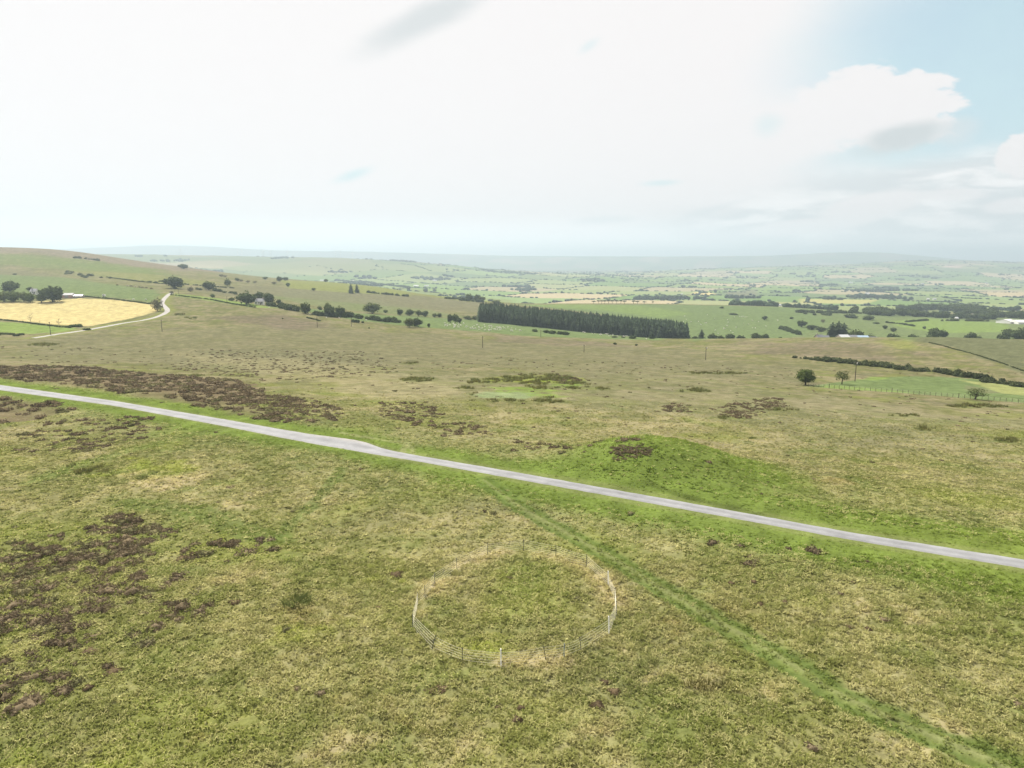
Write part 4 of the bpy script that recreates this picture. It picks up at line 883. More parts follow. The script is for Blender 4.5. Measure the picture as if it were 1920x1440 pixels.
# scrub on the left hillside and hollows, alike and in loose lines
def cluster(kind, pts, label, group, cat='bush'):
    for x, y, w, h in pts: tpx(kind, x, y, w, h, label, group=group, cat=cat)
cluster('palebush', [(128+random.uniform(-6, 14), 512+random.uniform(-3, 3), 8, 4) for _ in range(5)]+[(150+i*5.5, 517+random.uniform(-2, 4), 9, 6) for i in range(5)], 'grey green scrub bush in the patch on the left hillside', 'scrub patch on the left hillside')
cluster('bush', [(190, 521, 6, 3), (207, 522, 7, 4), (220, 535, 4, 2), (243, 526, 7, 3), (252, 527, 6, 3), (268, 528, 5, 2.5), (281, 529, 8, 3), (292, 530, 7, 3), (28, 515, 7, 3)], 'small dark bush dotted along the line below the left skyline', 'bushes dotted below the left skyline')
cluster('bush', [(404, 546, 9, 8), (412, 547, 10, 7), (421, 549, 8, 4), (433, 550, 9, 5), (441, 552, 8, 7), (376, 544, 7, 5), (370, 543, 6, 5)], 'dark bush in the broken hedge between the field tree and the cottage', 'bushes in the broken hedge left of the cottage')
cluster('grey', [(415, 519, 9, 6), (422, 520, 9, 5), (452, 528, 10, 5), (465, 530, 9, 5), (478, 531, 8, 5)], 'thin greyish tree along the far skyline above the cottage', 'thin trees on the skyline above the cottage', 'tree')
cluster('bush', [(1003, 622, 10, 6), (1024, 624, 12, 7), (1035, 626, 14, 8), (1050, 627, 12, 8), (1061, 628, 13, 8)], 'dark bush in the low row on the moor edge below the plantation', 'bushes on the moor edge below the plantation')
cluster('bush', [(1152, 633, 10, 4), (1168, 633, 8, 3), (1186, 635, 14, 7)], 'low scrub bush at the sheep field corner below the plantation', 'scrub at the sheep field corner')
cluster('bush', [(1153, 646, 7, 5), (1193, 648, 5, 4), (530, 598, 3, 3), (692, 616, 3, 3)], 'small dark bush alone on the open moor', 'small bushes alone on the moor')
cluster('bush', [(139, 613, 14, 6), (147, 613, 14, 7), (131, 614, 10, 5), (163, 619, 14, 5)], 'rounded bush by the lane below the yellow field', 'rounded bushes by the lane')
cluster('gorse', [(x, 630-random.uniform(0, 3), 11, 5) for x in (-6, 4, 13, 22, 31, 40)], 'dark gorse bush in the strip at the left edge below the green field', 'gorse at the left edge')
# ------------------------------------------------------------------ hedges
def hedge(pts, hp, label, kind='bush', Y=None, dens=1.0, cat='hedge', wob=.25):
    W_ = np.array([hit(x, y)[:2] if Y is None else at(x, Y, y)[:2] for x, y in pts]); d = np.r_[0, np.cumsum(np.linalg.norm(np.diff(W_, axis=0), axis=1))]
    mid = (*W_[len(W_)//2], float(base(*W_[len(W_)//2]))); k = mpp(mid); hm_ = hp*k; n = max(4, int(d[-1]/(hm_*.62)*dens))
    t_ = np.sort(rng.uniform(0, d[-1], n)); X = np.interp(t_, d, W_[:, 0])+rng.normal(0, hm_*wob, n); Y_ = np.interp(t_, d, W_[:, 1])+rng.normal(0, hm_*wob, n)
    src = PROTO[kind]; V, Fc = [], []; nb = 0; o0 = np.array(mid)
    for x, y in zip(X, Y_):
        cm = src[rng.integers(0, len(src))][1]; v = np.empty(len(cm.vertices)*3, np.float32); cm.vertices.foreach_get('co', v); v = v.reshape(-1, 3)
        key = cm.name
        if key not in SPRITE:
            cm.calc_loop_triangles(); q = np.empty(len(cm.loop_triangles)*3, np.int32); cm.loop_triangles.foreach_get('vertices', q); SPRITE[key] = q.reshape(-1, 3)
        a = rng.uniform(0, 6.28); s = hm_*rng.uniform(.6, 1.25); ca, sa = math.cos(a), math.sin(a); wd_ = s*rng.uniform(1.0, 1.5)
        z = float(base(x, y))-.12*s
        V.append(np.stack([(v[:, 0]*ca-v[:, 1]*sa)*wd_+x-o0[0], (v[:, 0]*sa+v[:, 1]*ca)*wd_+y-o0[1], v[:, 2]*s*1.1+z-o0[2]], 1)); Fc.append(SPRITE[key]+nb); nb += len(v)
    o = link('hedge' if cat == 'hedge' else 'thicket', mesh('hedge', np.concatenate(V), np.concatenate(Fc)), src[0][2]); o.location = mid
    return tag(o, label, cat)
hedge([(495, 572), (520, 576), (545, 581), (565, 585)], 12, 'dark hedge running down from the white cottage to the leaning tree')
hedge([(580, 588), (600, 592), (640, 595), (662, 594)], 11, 'hedge at the feet of the pair of dark trees')
hedge([(655, 594), (680, 598), (700, 600), (722, 604)], 10, 'dark hedge right of the pair of dark trees')
hedge([(723, 603), (735, 604), (746, 605)], 11, 'short tall clipped hedge block left of the sheep field')
hedge([(659, 604), (672, 605), (685, 606)], 7, 'low dark strip of hedge out on the moor edge')
hedge([(520, 598), (545, 590), (560, 592), (575, 596), (600, 602), (634, 600)][3:5], 3, 'thin scrap of hedge below the leaning tree')
hedge([(0, 600), (40, 604), (75, 609), (110, 613), (132, 615)], 3.2, 'thin hedge between the yellow field and the bright green field')
hedge([(155, 556), (200, 560), (250, 566), (285, 571)], 3, 'low hedge along the far edge of the yellow field')
hedge([(320, 553), (360, 558), (400, 563), (440, 571), (480, 577)], 2.6, 'thin hedge along the near edge of the bright green field')
hedge([(300, 528), (350, 534), (400, 538), (440, 541)], 3, 'thin hedge crossing the slope above the twin crowned tree')
hedge([(200, 520), (260, 528), (300, 532), (330, 534)], 2.4, 'thin hedge below the left hillside scrub')
hedge([(135, 484), (150, 484.5), (165, 486), (185, 489)], 4.5, 'dark belt of trees high on the left moor hill', cat='shelter belt')
hedge([(690, 549), (720, 552), (750, 555), (765, 556)], 5, 'hedge along the foot of the yellowish slope field')
hedge([(630, 526), (680, 530), (720, 535), (770, 540)], 4.5, 'hedge and scrub along the top of the yellowish slope field')
hedge([(830, 559), (845, 561), (860, 561)], 5, 'scrub hedge left of the small wood')
hedge([(860, 563), (872, 564), (890, 566), (908, 567)], 7, 'dark understorey of the small wood beyond the sheep field', cat='thicket')
hedge([(1450, 636), (1470, 637), (1495, 637), (1525, 637)], 12, 'tall boundary hedge left of the farm roofs', Y=690)
hedge([(1462, 617), (1475, 619), (1490, 625), (1500, 628)], 8, 'slanting dark thicket left of the farm', cat='thicket')
hedge([(1450, 628), (1465, 630), (1480, 630)], 8, 'thicket beside the slanting one left of the farm', cat='thicket', Y=720)
hedge([(1690, 636), (1720, 637), (1745, 637)], 8, 'dark hedge along the hidden ridge right of the farm', Y=670)
hedge([(1780, 635), (1800, 636), (1830, 636), (1870, 637)], 7, 'dark hedge between the clump and the right edge wood', Y=680)
hedge([(1540, 676), (1570, 679), (1605, 683), (1650, 687), (1690, 692), (1740, 698)], 11, 'long dark gorse thicket in the gully beyond the paddock', 'gorse', dens=3.6, cat='thicket', wob=.55)
hedge([(1488, 671), (1510, 673), (1540, 677)], 6, 'thin left tail of the gully gorse', 'gorse', cat='thicket')
hedge([(1768, 699), (1800, 704), (1840, 710), (1865, 713)], 12, 'broad gorse thicket right of the gully gap', 'gorse', dens=3.2, cat='thicket', wob=.6)
hedge([(1845, 715), (1880, 719), (1925, 726)], 11, 'gorse thicket running out at the right edge', 'gorse', dens=3.0, cat='thicket', wob=.6)
hedge([(1740, 642), (1790, 655), (1850, 672), (1900, 689), (1930, 700)], 2.6, 'thin hedge bank between the brown slope and the green slope', 'gorse', cat='hedge bank')
hedge([(1497, 586), (1540, 587), (1575, 587), (1612, 588)], 6.5, 'long straight hedge on the field crest above the farm')
hedge([(1660, 605), (1690, 608), (1715, 612)], 4, 'hedge scrap left of the bright strip field')
hedge([(1600, 612), (1640, 614), (1700, 604), (1740, 601)][2:], 4, 'hedge along the top left of the bright strip field')
hedge([(1765, 602), (1800, 602), (1860, 603)], 6, 'hedge under the dense wood above the bright strip field', 'palebush')
for i, (pp, lab) in enumerate([([(1620, 590), (1650, 588), (1690, 590), (1720, 593), (1760, 596)], 'left part of the dense wood in the valley beyond the farm'), ([(1700, 584), (1730, 580), (1790, 582), (1830, 588)], 'upper middle part of the dense valley wood'), ([(1770, 596), (1810, 598), (1850, 598)], 'lower right part of the dense valley wood'), ([(1830, 590), (1870, 594), (1930, 598)], 'right end of the dense valley wood')]):
    hedge(pp, 13, lab, 'round', dens=1.6, cat='wood', wob=1.0)
# ------------------------------------------------------------------ the conifer plantation
FW = resample(np.array([at(x, Y)[:2] for x, Y in ((903, 742), (960, 742), (1020, 736), (1085, 728), (1160, 718), (1230, 709), (1286, 701))]), 60)
FW[:, 1] += fbm(np.arange(60)*.33, np.zeros(60)+.5, 3, 121)*9
spots = []
for r_ in range(24):      # rows run back away from the viewer's side of the wood
    P = FW*(1+r_*4.0/720); L_ = np.sum(np.linalg.norm(np.diff(P, axis=0), axis=1)); P = resample(P, int(L_/3.7))
    cut = 0 if r_ < 9 else int((r_-9)*.4)
    for j, (x, y) in enumerate(P[:len(P)-cut] if cut else P):
        if rng.uniform() < .07: continue
        spots.append((r_, x+rng.uniform(-2.2, 2.2), y+rng.uniform(-2.2, 2.2)))
front = [s for s in spots if s[0] < 3][:]
random.Random(1).shuffle(front); front.sort(key=lambda s: s[0]); indiv = front[:215]
rest = [s for s in spots if s not in indiv]
for r_, x, y in indiv:
    z = float(base(x, y)); h = rng.uniform(9.5, 14.5)+4.5*float(fbm(x/11, y/11, 2, 131)); w = rng.uniform(7, 10)
    tree('spruce', (x, y, z-.2), w, h, 'dark spruce in the close packed front rows of the conifer plantation', 'conifer', 'front rows of the conifer plantation')
V, Fc, CO = [], [], []; nb = 0
for r_, x, y in rest:
    cm = PROTO['spruce'][rng.integers(0, 3)][1]; v = np.empty(len(cm.vertices)*3, np.float32); cm.vertices.foreach_get('co', v); v = v.reshape(-1, 3)
    if cm.name not in SPRITE:
        cm.calc_loop_triangles(); q = np.empty(len(cm.loop_triangles)*3, np.int32); cm.loop_triangles.foreach_get('vertices', q); SPRITE[cm.name] = q.reshape(-1, 3)
    h = rng.uniform(13.5, 19); w = rng.uniform(7, 10); a = rng.uniform(0, 6.28); ca, sa = math.cos(a), math.sin(a)
    V.append(np.stack([(v[:, 0]*ca-v[:, 1]*sa)*w+x, (v[:, 0]*sa+v[:, 1]*ca)*w+y, v[:, 2]*h+float(base(x, y))], 1)); Fc.append(SPRITE[cm.name]+nb); nb += len(v)
    CO.append(np.tile(np.array((.066, .094, .050))*rng.uniform(.7, 1.4), (len(v), 1)))
o = link('conifer_plantation', mesh('conifer_plantation', np.concatenate(V), np.concatenate(Fc), col=np.concatenate(CO)), M['stufftree'])
tag(o, 'closed canopy of dark conifers behind the front rows of the plantation', 'plantation', kind='stuff')
# ------------------------------------------------------------------ far woods and hedgerows as one mass each
def ico(seed, sub):
    b = bmesh.new(); bmesh.ops.create_icosphere(b, subdivisions=sub, radius=1); v = np.array([k.co[:] for k in b.verts]); f = np.array([[k.index for k in q.verts] for q in b.faces]); b.free()
    r = np.random.default_rng(seed); v = v*(1+r.uniform(-.25, .25, (len(v), 1))); v[:, 2] = v[:, 2]*.5+.42
    return v*np.array((.5, .5, 1)), f
def far_mass(name, X, Y, hh, ww, c, label, cat, sub):
    n = len(X); Z = base(X, Y)-.05*hh
    scatter_stuff(name, [ico(s, sub) for s in range(5)], X, Y, Z, ww, ww, hh, rng.uniform(0, 6.28, n), c*rng.uniform(.7, 1.35, (n, 1)), M['stufftree'], label, cat)
n = 700000
Y = 1500*np.exp(rng.uniform(0, math.log(9500/1500), n)); X = rng.uniform(-.85, .9, n)*Y
_, e = vor(X, Y); hedgeness = fbm(X/600, Y/600, 2, 101)
keep = (e < 3+Y/2400) & (hedgeness > -.3) & (rng.uniform(0, 1, n) < np.clip((Y/3600)**1.5, .07, 1)*.85)
hill = (sst(.02, -.2, X/Y)*sst(2600, 1800, Y)) > .3
moorish = (sst(-.10, -.3, X/Y)*sst(3000, 4200, Y)) > rng.uniform(.2, 1, n)
keep &= ~hill & ~moorish
X1, Y1 = X[keep], Y[keep]; print('far hedge', len(X1))
far_mass('far_hedgerows', X1, Y1, rng.uniform(2.5, 5.5, len(X1))*(1+.9*(rng.uniform(0, 1, len(X1)) > .85)), rng.uniform(6, 11, len(X1))*(1+Y1/6000), np.array((.040, .060, .042)), 'hedgerows and hedgerow trees dividing the far valley fields', 'hedgerows', 1)
n = 90000
Y = 1400*np.exp(rng.uniform(0, math.log(9500/1400), n)); X = rng.uniform(-.85, .9, n)*Y
w_ = fbm(X/420, Y/260, 3, 111)+.22*fbm(X/1400, Y/900, 2, 113)
hill = (sst(.02, -.2, X/Y)*sst(2600, 1800, Y)) > .3
keep = (w_ > .41) & ~hill & (rng.uniform(0, 1, n) < np.clip((Y/3500)**1.5, .1, 1))
X2, Y2 = X[keep], Y[keep]; print('far wood', len(X2))
far_mass('far_woodland', X2, Y2, rng.uniform(9, 17, len(X2)), rng.uniform(11, 20, len(X2))*(1+Y2/9000), np.array((.038, .058, .028)), 'patches of dark woodland scattered over the far valley', 'woodland', 1)
# ------------------------------------------------------------------ buildings
def house(P, Lx, Wy, hw, hr, rz, wall, roof, label, cat='house', name='house', chim=0, doors=True, nwin=3):
    e = empty(name, P, rz); tag(e, label, cat)
    x, y = Lx/2, Wy/2
    MB().add([(-x, -y, -2), (x, -y, -2), (x, y, -2), (-x, y, -2), (-x, -y, hw), (x, -y, hw), (x, y, hw), (-x, y, hw), (-x, 0, hw+hr*.98), (x, 0, hw+hr*.98)],
             [(0, 1, 5, 4), (2, 3, 7, 6), (1, 2, 6, 9, 5), (3, 0, 4, 8, 7)]).build('wall', M[wall], e)
    o = .35; t_ = .14; k = hr/y
    r = MB()
    for s in (-1, 1):
        r.add([(-x-o, s*(y+o), hw-o*k), (x+o, s*(y+o), hw-o*k), (x+o, 0, hw+hr), (-x-o, 0, hw+hr), (-x-o, s*(y+o), hw-o*k+t_), (x+o, s*(y+o), hw-o*k+t_), (x+o, 0, hw+hr+t_), (-x-o, 0, hw+hr+t_)],
              [(0, 1, 2, 3), (4, 5, 6, 7), (0, 1, 5, 4), (1, 2, 6, 5), (3, 0, 4, 7)])
    rf = r.build('roof', M[roof], e)
    for c in range(chim):
        MB().box(((-x+.7) if c == 0 else (x-.7), 0, hw+hr+.5), (.8, .8, 1.6)).build('chimney', M['stone'], rf)
    for i in range(nwin):
        wx = -x+Lx*(i+.5)/nwin
        f = MB().box((wx, -y-.03, hw*.58), (1.3, .08, 1.3)).build('window', M['caravan'], e); MB().box((wx, -y-.08, hw*.58), (1.05, .06, 1.05)).build('pane', M['glass'], f)
    if doors: MB().box((Lx*.08 if nwin % 2 == 0 else Lx*.5/nwin*.98+.3, -y-.035, 1.05), (1.0, .09, 2.1)).build('door', M['pole'], e)
    return e
def shed(P, Lx, Wy, hw, hr, rz, wall, roof, label, cat='shed'):
    e = house(P, Lx, Wy, hw, hr, rz, wall, roof, label, cat, 'farm_shed', 0, False, 0)
    MB().box((0, -Wy/2-.04, hw*.45), (min(4, Lx*.3), .1, hw*.9)).build('door', M['steel'], e)
    return e
P = hit(487, 571); k = mpp(P); house(P, 15*k*1.05, 6, 2.9, 2.4, .15, 'render', 'slate', 'small white cottage half hidden between dark trees', chim=2)
def onY(x, ytop, Y, total):   # stands at distance Y; top seen at ytop
    X_, Y_, z = at(x, Y, ytop); a, s = px_as(x, ytop); top = CH+float(s)*Y
    return (X_, Y_, top-total)
for x, yt, w, wall, roof, lab, rz in [(1536, 627.5, 12, 'stone', 'slate', 'grey roofed house at the left end of the farm', .2), (1549, 629, 9, 'stone', 'slate', 'low stone outhouse second from the left at the farm', -.1)]:
    P = onY(x, yt, 700, 5.2); house(P, w*mpp(P), 6.5, 3, 2.2, rz, wall, roof, lab, chim=1 if w > 10 else 0)
for x, yt, w, roof, lab, rz in [(1581, 627.5, 17, 'tin', 'pale grey barn in the middle of the farm', .1), (1597, 628.2, 15, 'slate', 'dull grey barn between the pale and the blue one', .0), (1615, 629, 22, 'tinblue', 'blue roofed barn of the farm', -.1), (1636, 631.5, 15, 'slate', 'low dark roofed shed at the right end of the farm', -.15)]:
    P = onY(x, yt, 690, 5.5); shed(P, w*mpp(P), 10, 3.3, 2.2, rz, 'stone', roof, lab)
P = hit(1887, 606); k = mpp(P); shed(P, 17*k, 24, 8*k*.5, 7*k*.5, .3, 'tinwhite', 'tinwhite', 'large white barn at the right edge beyond the bright field', 'barn')
P = hit(1911, 607); k = mpp(P); shed(P, 22*k, 30, 8*k*.5, 6*k*.5, -.12, 'tinwhite', 'tinwhite', 'longest white barn cut by the right edge', 'barn')
P = hit(128, 558); k = mpp(P); shed(P, 20*k, 6, 2.4, 1.6, .1, 'brickpink', 'slate', 'low pinkish shed right of the biggest dark tree by the yellow field')
P = hit(148, 558); k = mpp(P); shed(P, 15*k, 5, 1.6, 1.0, .1, 'stone', 'tin', 'low grey shed beyond the top corner of the yellow field')
P = hit(65, 552); k = mpp(P); house(P, 10*k, 6, 3, 2.4, .1, 'render', 'slate', 'farmhouse hidden behind the tree clump at the far edge of the yellow field', chim=1)
# caravan in the pasture
P = hit(195, 556.5); k = mpp(P); e = empty('caravan', P, .2); tag(e, 'small white caravan alone in the pasture behind the yellow field', 'caravan')
b = bmesh.new(); bmesh.ops.create_cube(b, size=1)
for v_ in b.verts: v_.co = Vector((v_.co.x*5*k, v_.co.y*2.1, v_.co.z*1.9+1.45))
bmesh.ops.bevel(b, geom=b.edges[:], offset=.25, segments=2, affect='EDGES'); me = bpy.data.meshes.new('body'); b.to_mesh(me); b.free(); link('body', me, M['caravan'], e)
MB().box((0, -1.08, 1.7), (1.6, .06, .6)).build('window', M['glass'], e)
for q in (-.4, .4): MB().tube([(q, -.95, .32), (q, -.75, .32)], .32, 10).build('wheel', M['pole'], e)
for i, (x, y, w, lab) in enumerate([(1630, 553, 9, 'long white farm building in the hazy valley, left of the two white groups'), (1626, 551, 7, 'white shed behind the long white valley building'), (1636, 555, 6, 'bright white roof at the right of the valley farm'), (1740, 562, 4, 'small white house in the valley left of the low hedge'), (1752, 562, 6, 'low pale building in the valley hedge line'),
        (1730, 533, 4, 'white speck house in the far valley'), (1595, 531, 7, 'pale row of houses far off in the village'), (1850, 532, 5, 'pale roofs far off on the right'), (1793, 600, 4, 'white house at the edge of the bright strip field'), (1825, 594, 4, 'white gable among the dense wood'), (1462, 574, 6, 'low pale shed on the green field crest'),
        (815, 527, 7, 'white farmhouse below the hazy hill'), (780, 537, 9, 'long pale yard building in the hazy valley'), (800, 537, 8, 'pale shed right of the long yard building'), (1278, 553, 3, 'white cottage beside the yellow valley field'), (605, 527, 9, 'pale roofed barn on the far ridge'), (662, 528, 6, 'pale gable on the right of the far ridge'), (945, 505, 4, 'white cottage on the hazy skyline')]):
    P = hit(x, y); k = mpp(P); w2 = w*k; house(P, w2, max(7, w2*.35), max(3, 1.4*k), max(2.2, .9*k), random.uniform(-.3, .3), 'tinwhite', 'tin' if i % 3 else 'tinwhite', lab, nwin=2, doors=False)
# ------------------------------------------------------------------ bare trees by the yellow field
for i, (x, y, w, h, lab) in enumerate([(58, 609, 11, 21, 'tall bare dead tree at the near edge of the yellow field'), (111, 613, 12, 16, 'forked bare dead tree right of the tall one'), (75, 611, 3, 10, 'bare broken trunk between the two dead trees'), (304, 619, 7, 17, 'thin bare tree on the moor below the lane bend')][:3]):
    P = hit(x, y); k = mpp(P); e = empty('dead_tree', P, i*1.3); e.scale = (w*k*1.2, w*k*1.2, h*k); tag(e, lab, 'tree'); link('trunk', DEAD[i], M['deadwood'], e)
# ------------------------------------------------------------------ sheep and cattle
def beast(name, L_, hgt, body, neck, head, leg, drop):
    me = bpy.data.meshes.new(name); vs = []; es = []; rs = []
    def ad(p, r, par=None):
        vs.append(p); rs.append(r); 
        if par is not None: es.append((par, len(vs)-1))
        return len(vs)-1
    z = hgt-body
    pel = ad((-L_*.5, 0, z), body*.85); mid = ad((0, 0, z-.03*hgt), body*1.05, pel); sh = ad((L_*.42, 0, z+.01), body*.9, mid)
    nk = ad((L_*.62, 0, z+drop*.4), neck, sh); hd = ad((L_*.78, 0, z+drop), head, nk); ad((L_*.95, 0, z+drop-.10*hgt), head*.6, hd)
    for par, x in ((sh, L_*.36), (pel, -L_*.46)):
        for s in (-1, 1):
            a = ad((x, s*body*.6, z-body*.6), leg*1.7, par); kx = x+(.04 if x > 0 else -.06)*L_
            c = ad((kx, s*body*.6, hgt*.28), leg, a); ad((x, s*body*.6, 0), leg*.9, c)
    ad((-L_*.62, 0, z-.25*hgt), leg*.7, pel)
    me.from_pydata(vs, es, []); ob = bpy.data.objects.new(name, me); COL.objects.link(ob)
    sk = ob.modifiers.new('skin', 'SKIN')
    for v_, r in zip(me.skin_vertices[0].data, rs): v_.radius = (r, r)
    me.skin_vertices[0].data[0].use_root = True
    ob.modifiers.new('sub', 'SUBSURF').levels = 1
    dg = bpy.context.evaluated_depsgraph_get(); m2 = bpy.data.meshes.new_from_object(ob.evaluated_get(dg)); bpy.data.objects.remove(ob); m2.name = name
    return m2
sheep_up = beast('sheep', 1.15, .95, .30, .16, .13, .055, .18); sheep_gr = beast('sheep', 1.15, .95, .30, .15, .12, .055, -.42)
cow_me = beast('cow', 2.0, 1.55, .42, .22, .18, .08, .05)
for m_ in (sheep_up, sheep_gr): m_.materials.clear(); m_.materials.append(M['wool'])
cow_me.materials.clear(); cow_me.materials.append(M['cowhide'])
cow2 = cow_me.copy(); cow2.materials.clear(); cow2.materials.append(M['cowpale'])
def flock(pts, label, group, sc=1.0):
    for x, y in pts:
        P = hit(x, y); o = link('sheep', sheep_gr if rng.uniform() < .6 else sheep_up); o.location = P; o.rotation_euler = (0, 0, rng.uniform(0, 6.28)); o.scale = [rng.uniform(.9, 1.2)*sc]*3
        tag(o, label, 'sheep', group)
def rpoly(P, n):
    out = []
    P = np.array(P, float); lo, hi = P.min(0), P.max(0)
    while len(out) < n:
        x, y = rng.uniform(lo[0], hi[0]), rng.uniform(lo[1], hi[1]); ins = False
        for i in range(len(P)):
            p, q = P[i], P[(i+1) % len(P)]
            if (p[1] > y) != (q[1] > y) and x < (q[0]-p[0])*(y-p[1])/(q[1]-p[1])+p[0]: ins = not ins
        if ins: out.append((x, y))
    return out
flock(rpoly([(820, 606), (880, 607), (960, 615), (985, 622), (940, 623), (880, 618), (830, 612)], 78), 'white sheep in the scattered flock on the field left of the plantation', 'sheep flock left of the plantation', 1.0)
flock(rpoly([(1080, 619), (1150, 628), (1225, 636), (1225, 638), (1150, 632), (1085, 623)], 34), 'white sheep in the strip of grass along the foot of the plantation', 'sheep along the foot of the plantation')
flock(rpoly([(1260, 590), (1340, 590), (1440, 602), (1440, 628), (1330, 626), (1280, 606)], 28), 'white sheep dotted over the green slope right of the plantation', 'sheep on the green slope right of the plantation', 1.2)
flock([(1387, 594), (1390, 594.5), (1393, 594), (1397, 595), (1400, 595)], 'sheep in the tight little group on the upper green slope', 'tight group of sheep on the upper slope', 1.3)
flock([(505, 577), (581, 590), (636, 597), (612, 596), (687, 601), (960, 604), (966, 605)], 'lone white sheep along the grass strip below the hedges', 'sheep below the hedges')
flock([(251, 562.5), (274, 563)], 'pale sheep by the far hedge of the yellow field', 'sheep behind the yellow field', 1.6)
flock([(1458, 601.5)], 'lone white sheep on the green slope above the boundary hedge', None, 1.8)
for i, (x, y) in enumerate([(239, 537), (246.5, 538), (254, 539), (262, 540), (267, 540.5), (274, 541.5), (284, 542.5)]):
    P = hit(x, y); o = link('cow', cow2 if i in (0, 2) else cow_me); o.location = P; o.rotation_euler = (0, 0, [0.1, 3.0, .3, 2.8, 0, .5, 3.3][i]); o.scale = [1.15]*3
    tag(o, ['pale cow at the left end of the row in the pasture', 'dark cow second in the row behind the pale one', 'pale cow third in the row of cattle', 'dark cow in the middle of the row of cattle', 'dark cow just right of the middle of the row of cattle', 'dark cow second from the right of the row', 'dark cow at the right end of the row nearest the lane'][i], 'cow', 'row of cattle in the pasture')
# ------------------------------------------------------------------ wind turbines on the hazy hill
hub = MB().tube([(0, 0, 0), (0, -.0, 1)], .5, 8)
def turbine(x, hp, i):
    X_, Y_, z = at(x, 5450, 480); k = mpp((X_, Y_, z)); H = hp*k; e = empty('wind_turbine', (X_, Y_, z-2)); tag(e, 'pale faint wind turbine in the row on the hazy hill skyline', 'wind turbine', 'wind turbines on the hazy skyline')
    MB().tube([(0, 0, 0), (0, 0, H)], [2.0, 1.2], 8).build('mast', M['turbine'], e)
    MB().box((0, 0, H+.8), (2.2, 6, 2.4)).build('nacelle', M['turbine'], e)
    for b_ in range(3):
        a = i*.7+b_*2.094; l = H*.48
        MB().tube([(0, -3.2, H+.8), (math.cos(a)*l*.3, -3.3, H+.8+math.sin(a)*l*.3), (math.cos(a)*l, -3.3, H+.8+math.sin(a)*l)], [.9, 1.1, .2], 5).build('blade', M['turbine'], e)
for i, (x, hp) in enumerate([(340, 11), (446, 11), (454, 11), (494, 12), (508, 12), (540, 12), (630, 13), (638, 13), (661, 11)]): turbine(x, hp, i)
# ------------------------------------------------------------------ heather and rush clumps that stand out on their own
SH = [mesh('heather_bush', *shrub_proto(100+s, 420, .10)) for s in range(4)]; RS = [mesh('rush_clump', *rush_proto(120+s, 260)) for s in range(3)]
for m_ in SH: m_.materials.append(M['heather'])
for m_ in RS: m_.materials.append(M['rush'])
def clump(src, x, y, w, h, label, name, cat, group=None):
    P = hit(x, y); k = mpp(P); o = link(name, src[random.randrange(len(src))]); o.location = (P[0], P[1], P[2]+.02); o.rotation_euler = (0, 0, random.uniform(0, 6.28)); wv = w*k*.5
    o.scale = (wv*1.1, wv, max(.2, h*k*.55)); tag(o, label, cat, group)
for x, y, w, h, lab in [(831, 1292, 26, 14, 'dark twin heather bush low left of the ring fence'), (808, 1296, 20, 11, 'brown heather bush beside the dark twin bush'), (968, 1352, 22, 22, 'tall brown heather bush below the front of the ring fence'), (1120, 1324, 24, 18, 'darkest heather bush low right of the ring fence'), (1152, 1298, 20, 15, 'brown heather bush right of the ring fence front'), (1135, 1280, 16, 12, 'smaller heather bush above the brown bush right of the ring'),
        (936, 1327, 14, 10, 'left little bush of the pair above the tall heather bush'), (976, 1328, 13, 10, 'right little bush of the pair above the tall heather bush'), (942, 1392, 26, 14, 'greyish heather bush at the bottom middle'), (308, 1147, 26, 14, 'reddest heather bush at the right edge of the left heather patch'), (440, 1130, 20, 11, 'brown bush standing apart left of the rush clump'), (364, 1038, 18, 9, 'dark bush on the pale grass above the heather patch'), (490, 1030, 26, 10, 'long dark bush below the meeting of the two paths'),
        (343, 1048, 26, 9, 'broad bush right of the heather patch top'), (710, 1140, 16, 10, 'small dark bush left of the ring fence'), (742, 1078, 26, 12, 'dark mossy bush upper left of the ring fence'), (882, 1078, 10, 7, 'small brown bush inside the top of the ring fence'),
        (1425, 1134, 15, 10, 'left bush of two right of the track'), (1470, 1130, 18, 9, 'right bush of two right of the track'), (1579, 1140, 14, 11, 'small dark bush in the grass right of the two bushes'), (1594, 1178, 14, 13, 'left brown bush of the close pair on the right'), (1627, 1180, 13, 10, 'right brown bush of the close pair on the right'), (1864, 1184, 14, 13, 'lone brown bush near the right edge'), (1370, 1094, 11, 8, 'little dark bush nearest the verge right of the ring'), (1413, 1091, 10, 6, 'little dark bush beside the one nearest the verge'), (1598, 1092, 14, 9, 'dark bush below the verge on the right'),
        (213, 1260, 30, 16, 'big dark bush low in the left heather'), (170, 1222, 32, 18, 'broad brown bush in the lower left heather'), (165, 1290, 18, 10, 'small bush below the left heather'), (35, 1350, 18, 10, 'bush near the lower left corner'), (28, 1378, 22, 14, 'lowest bush near the lower left corner')]:
    clump(SH, x, y, w, h, lab, 'heather_bush', 'heather bush')
for x, y, w, h, lab in [(556, 1130, 56, 26, 'round green rush clump standing out left of the ring fence'), (268, 898, 22, 11, 'rush tuft right of the dark rush bed on the left'), (1832, 978, 22, 9, 'bright green rush tuft beyond the road on the right'), (1410, 822, 16, 5, 'small dark rush tuft right of the barrow')]:
    clump(RS, x, y, w, h*.85, lab, 'rush_clump', 'rush clump')
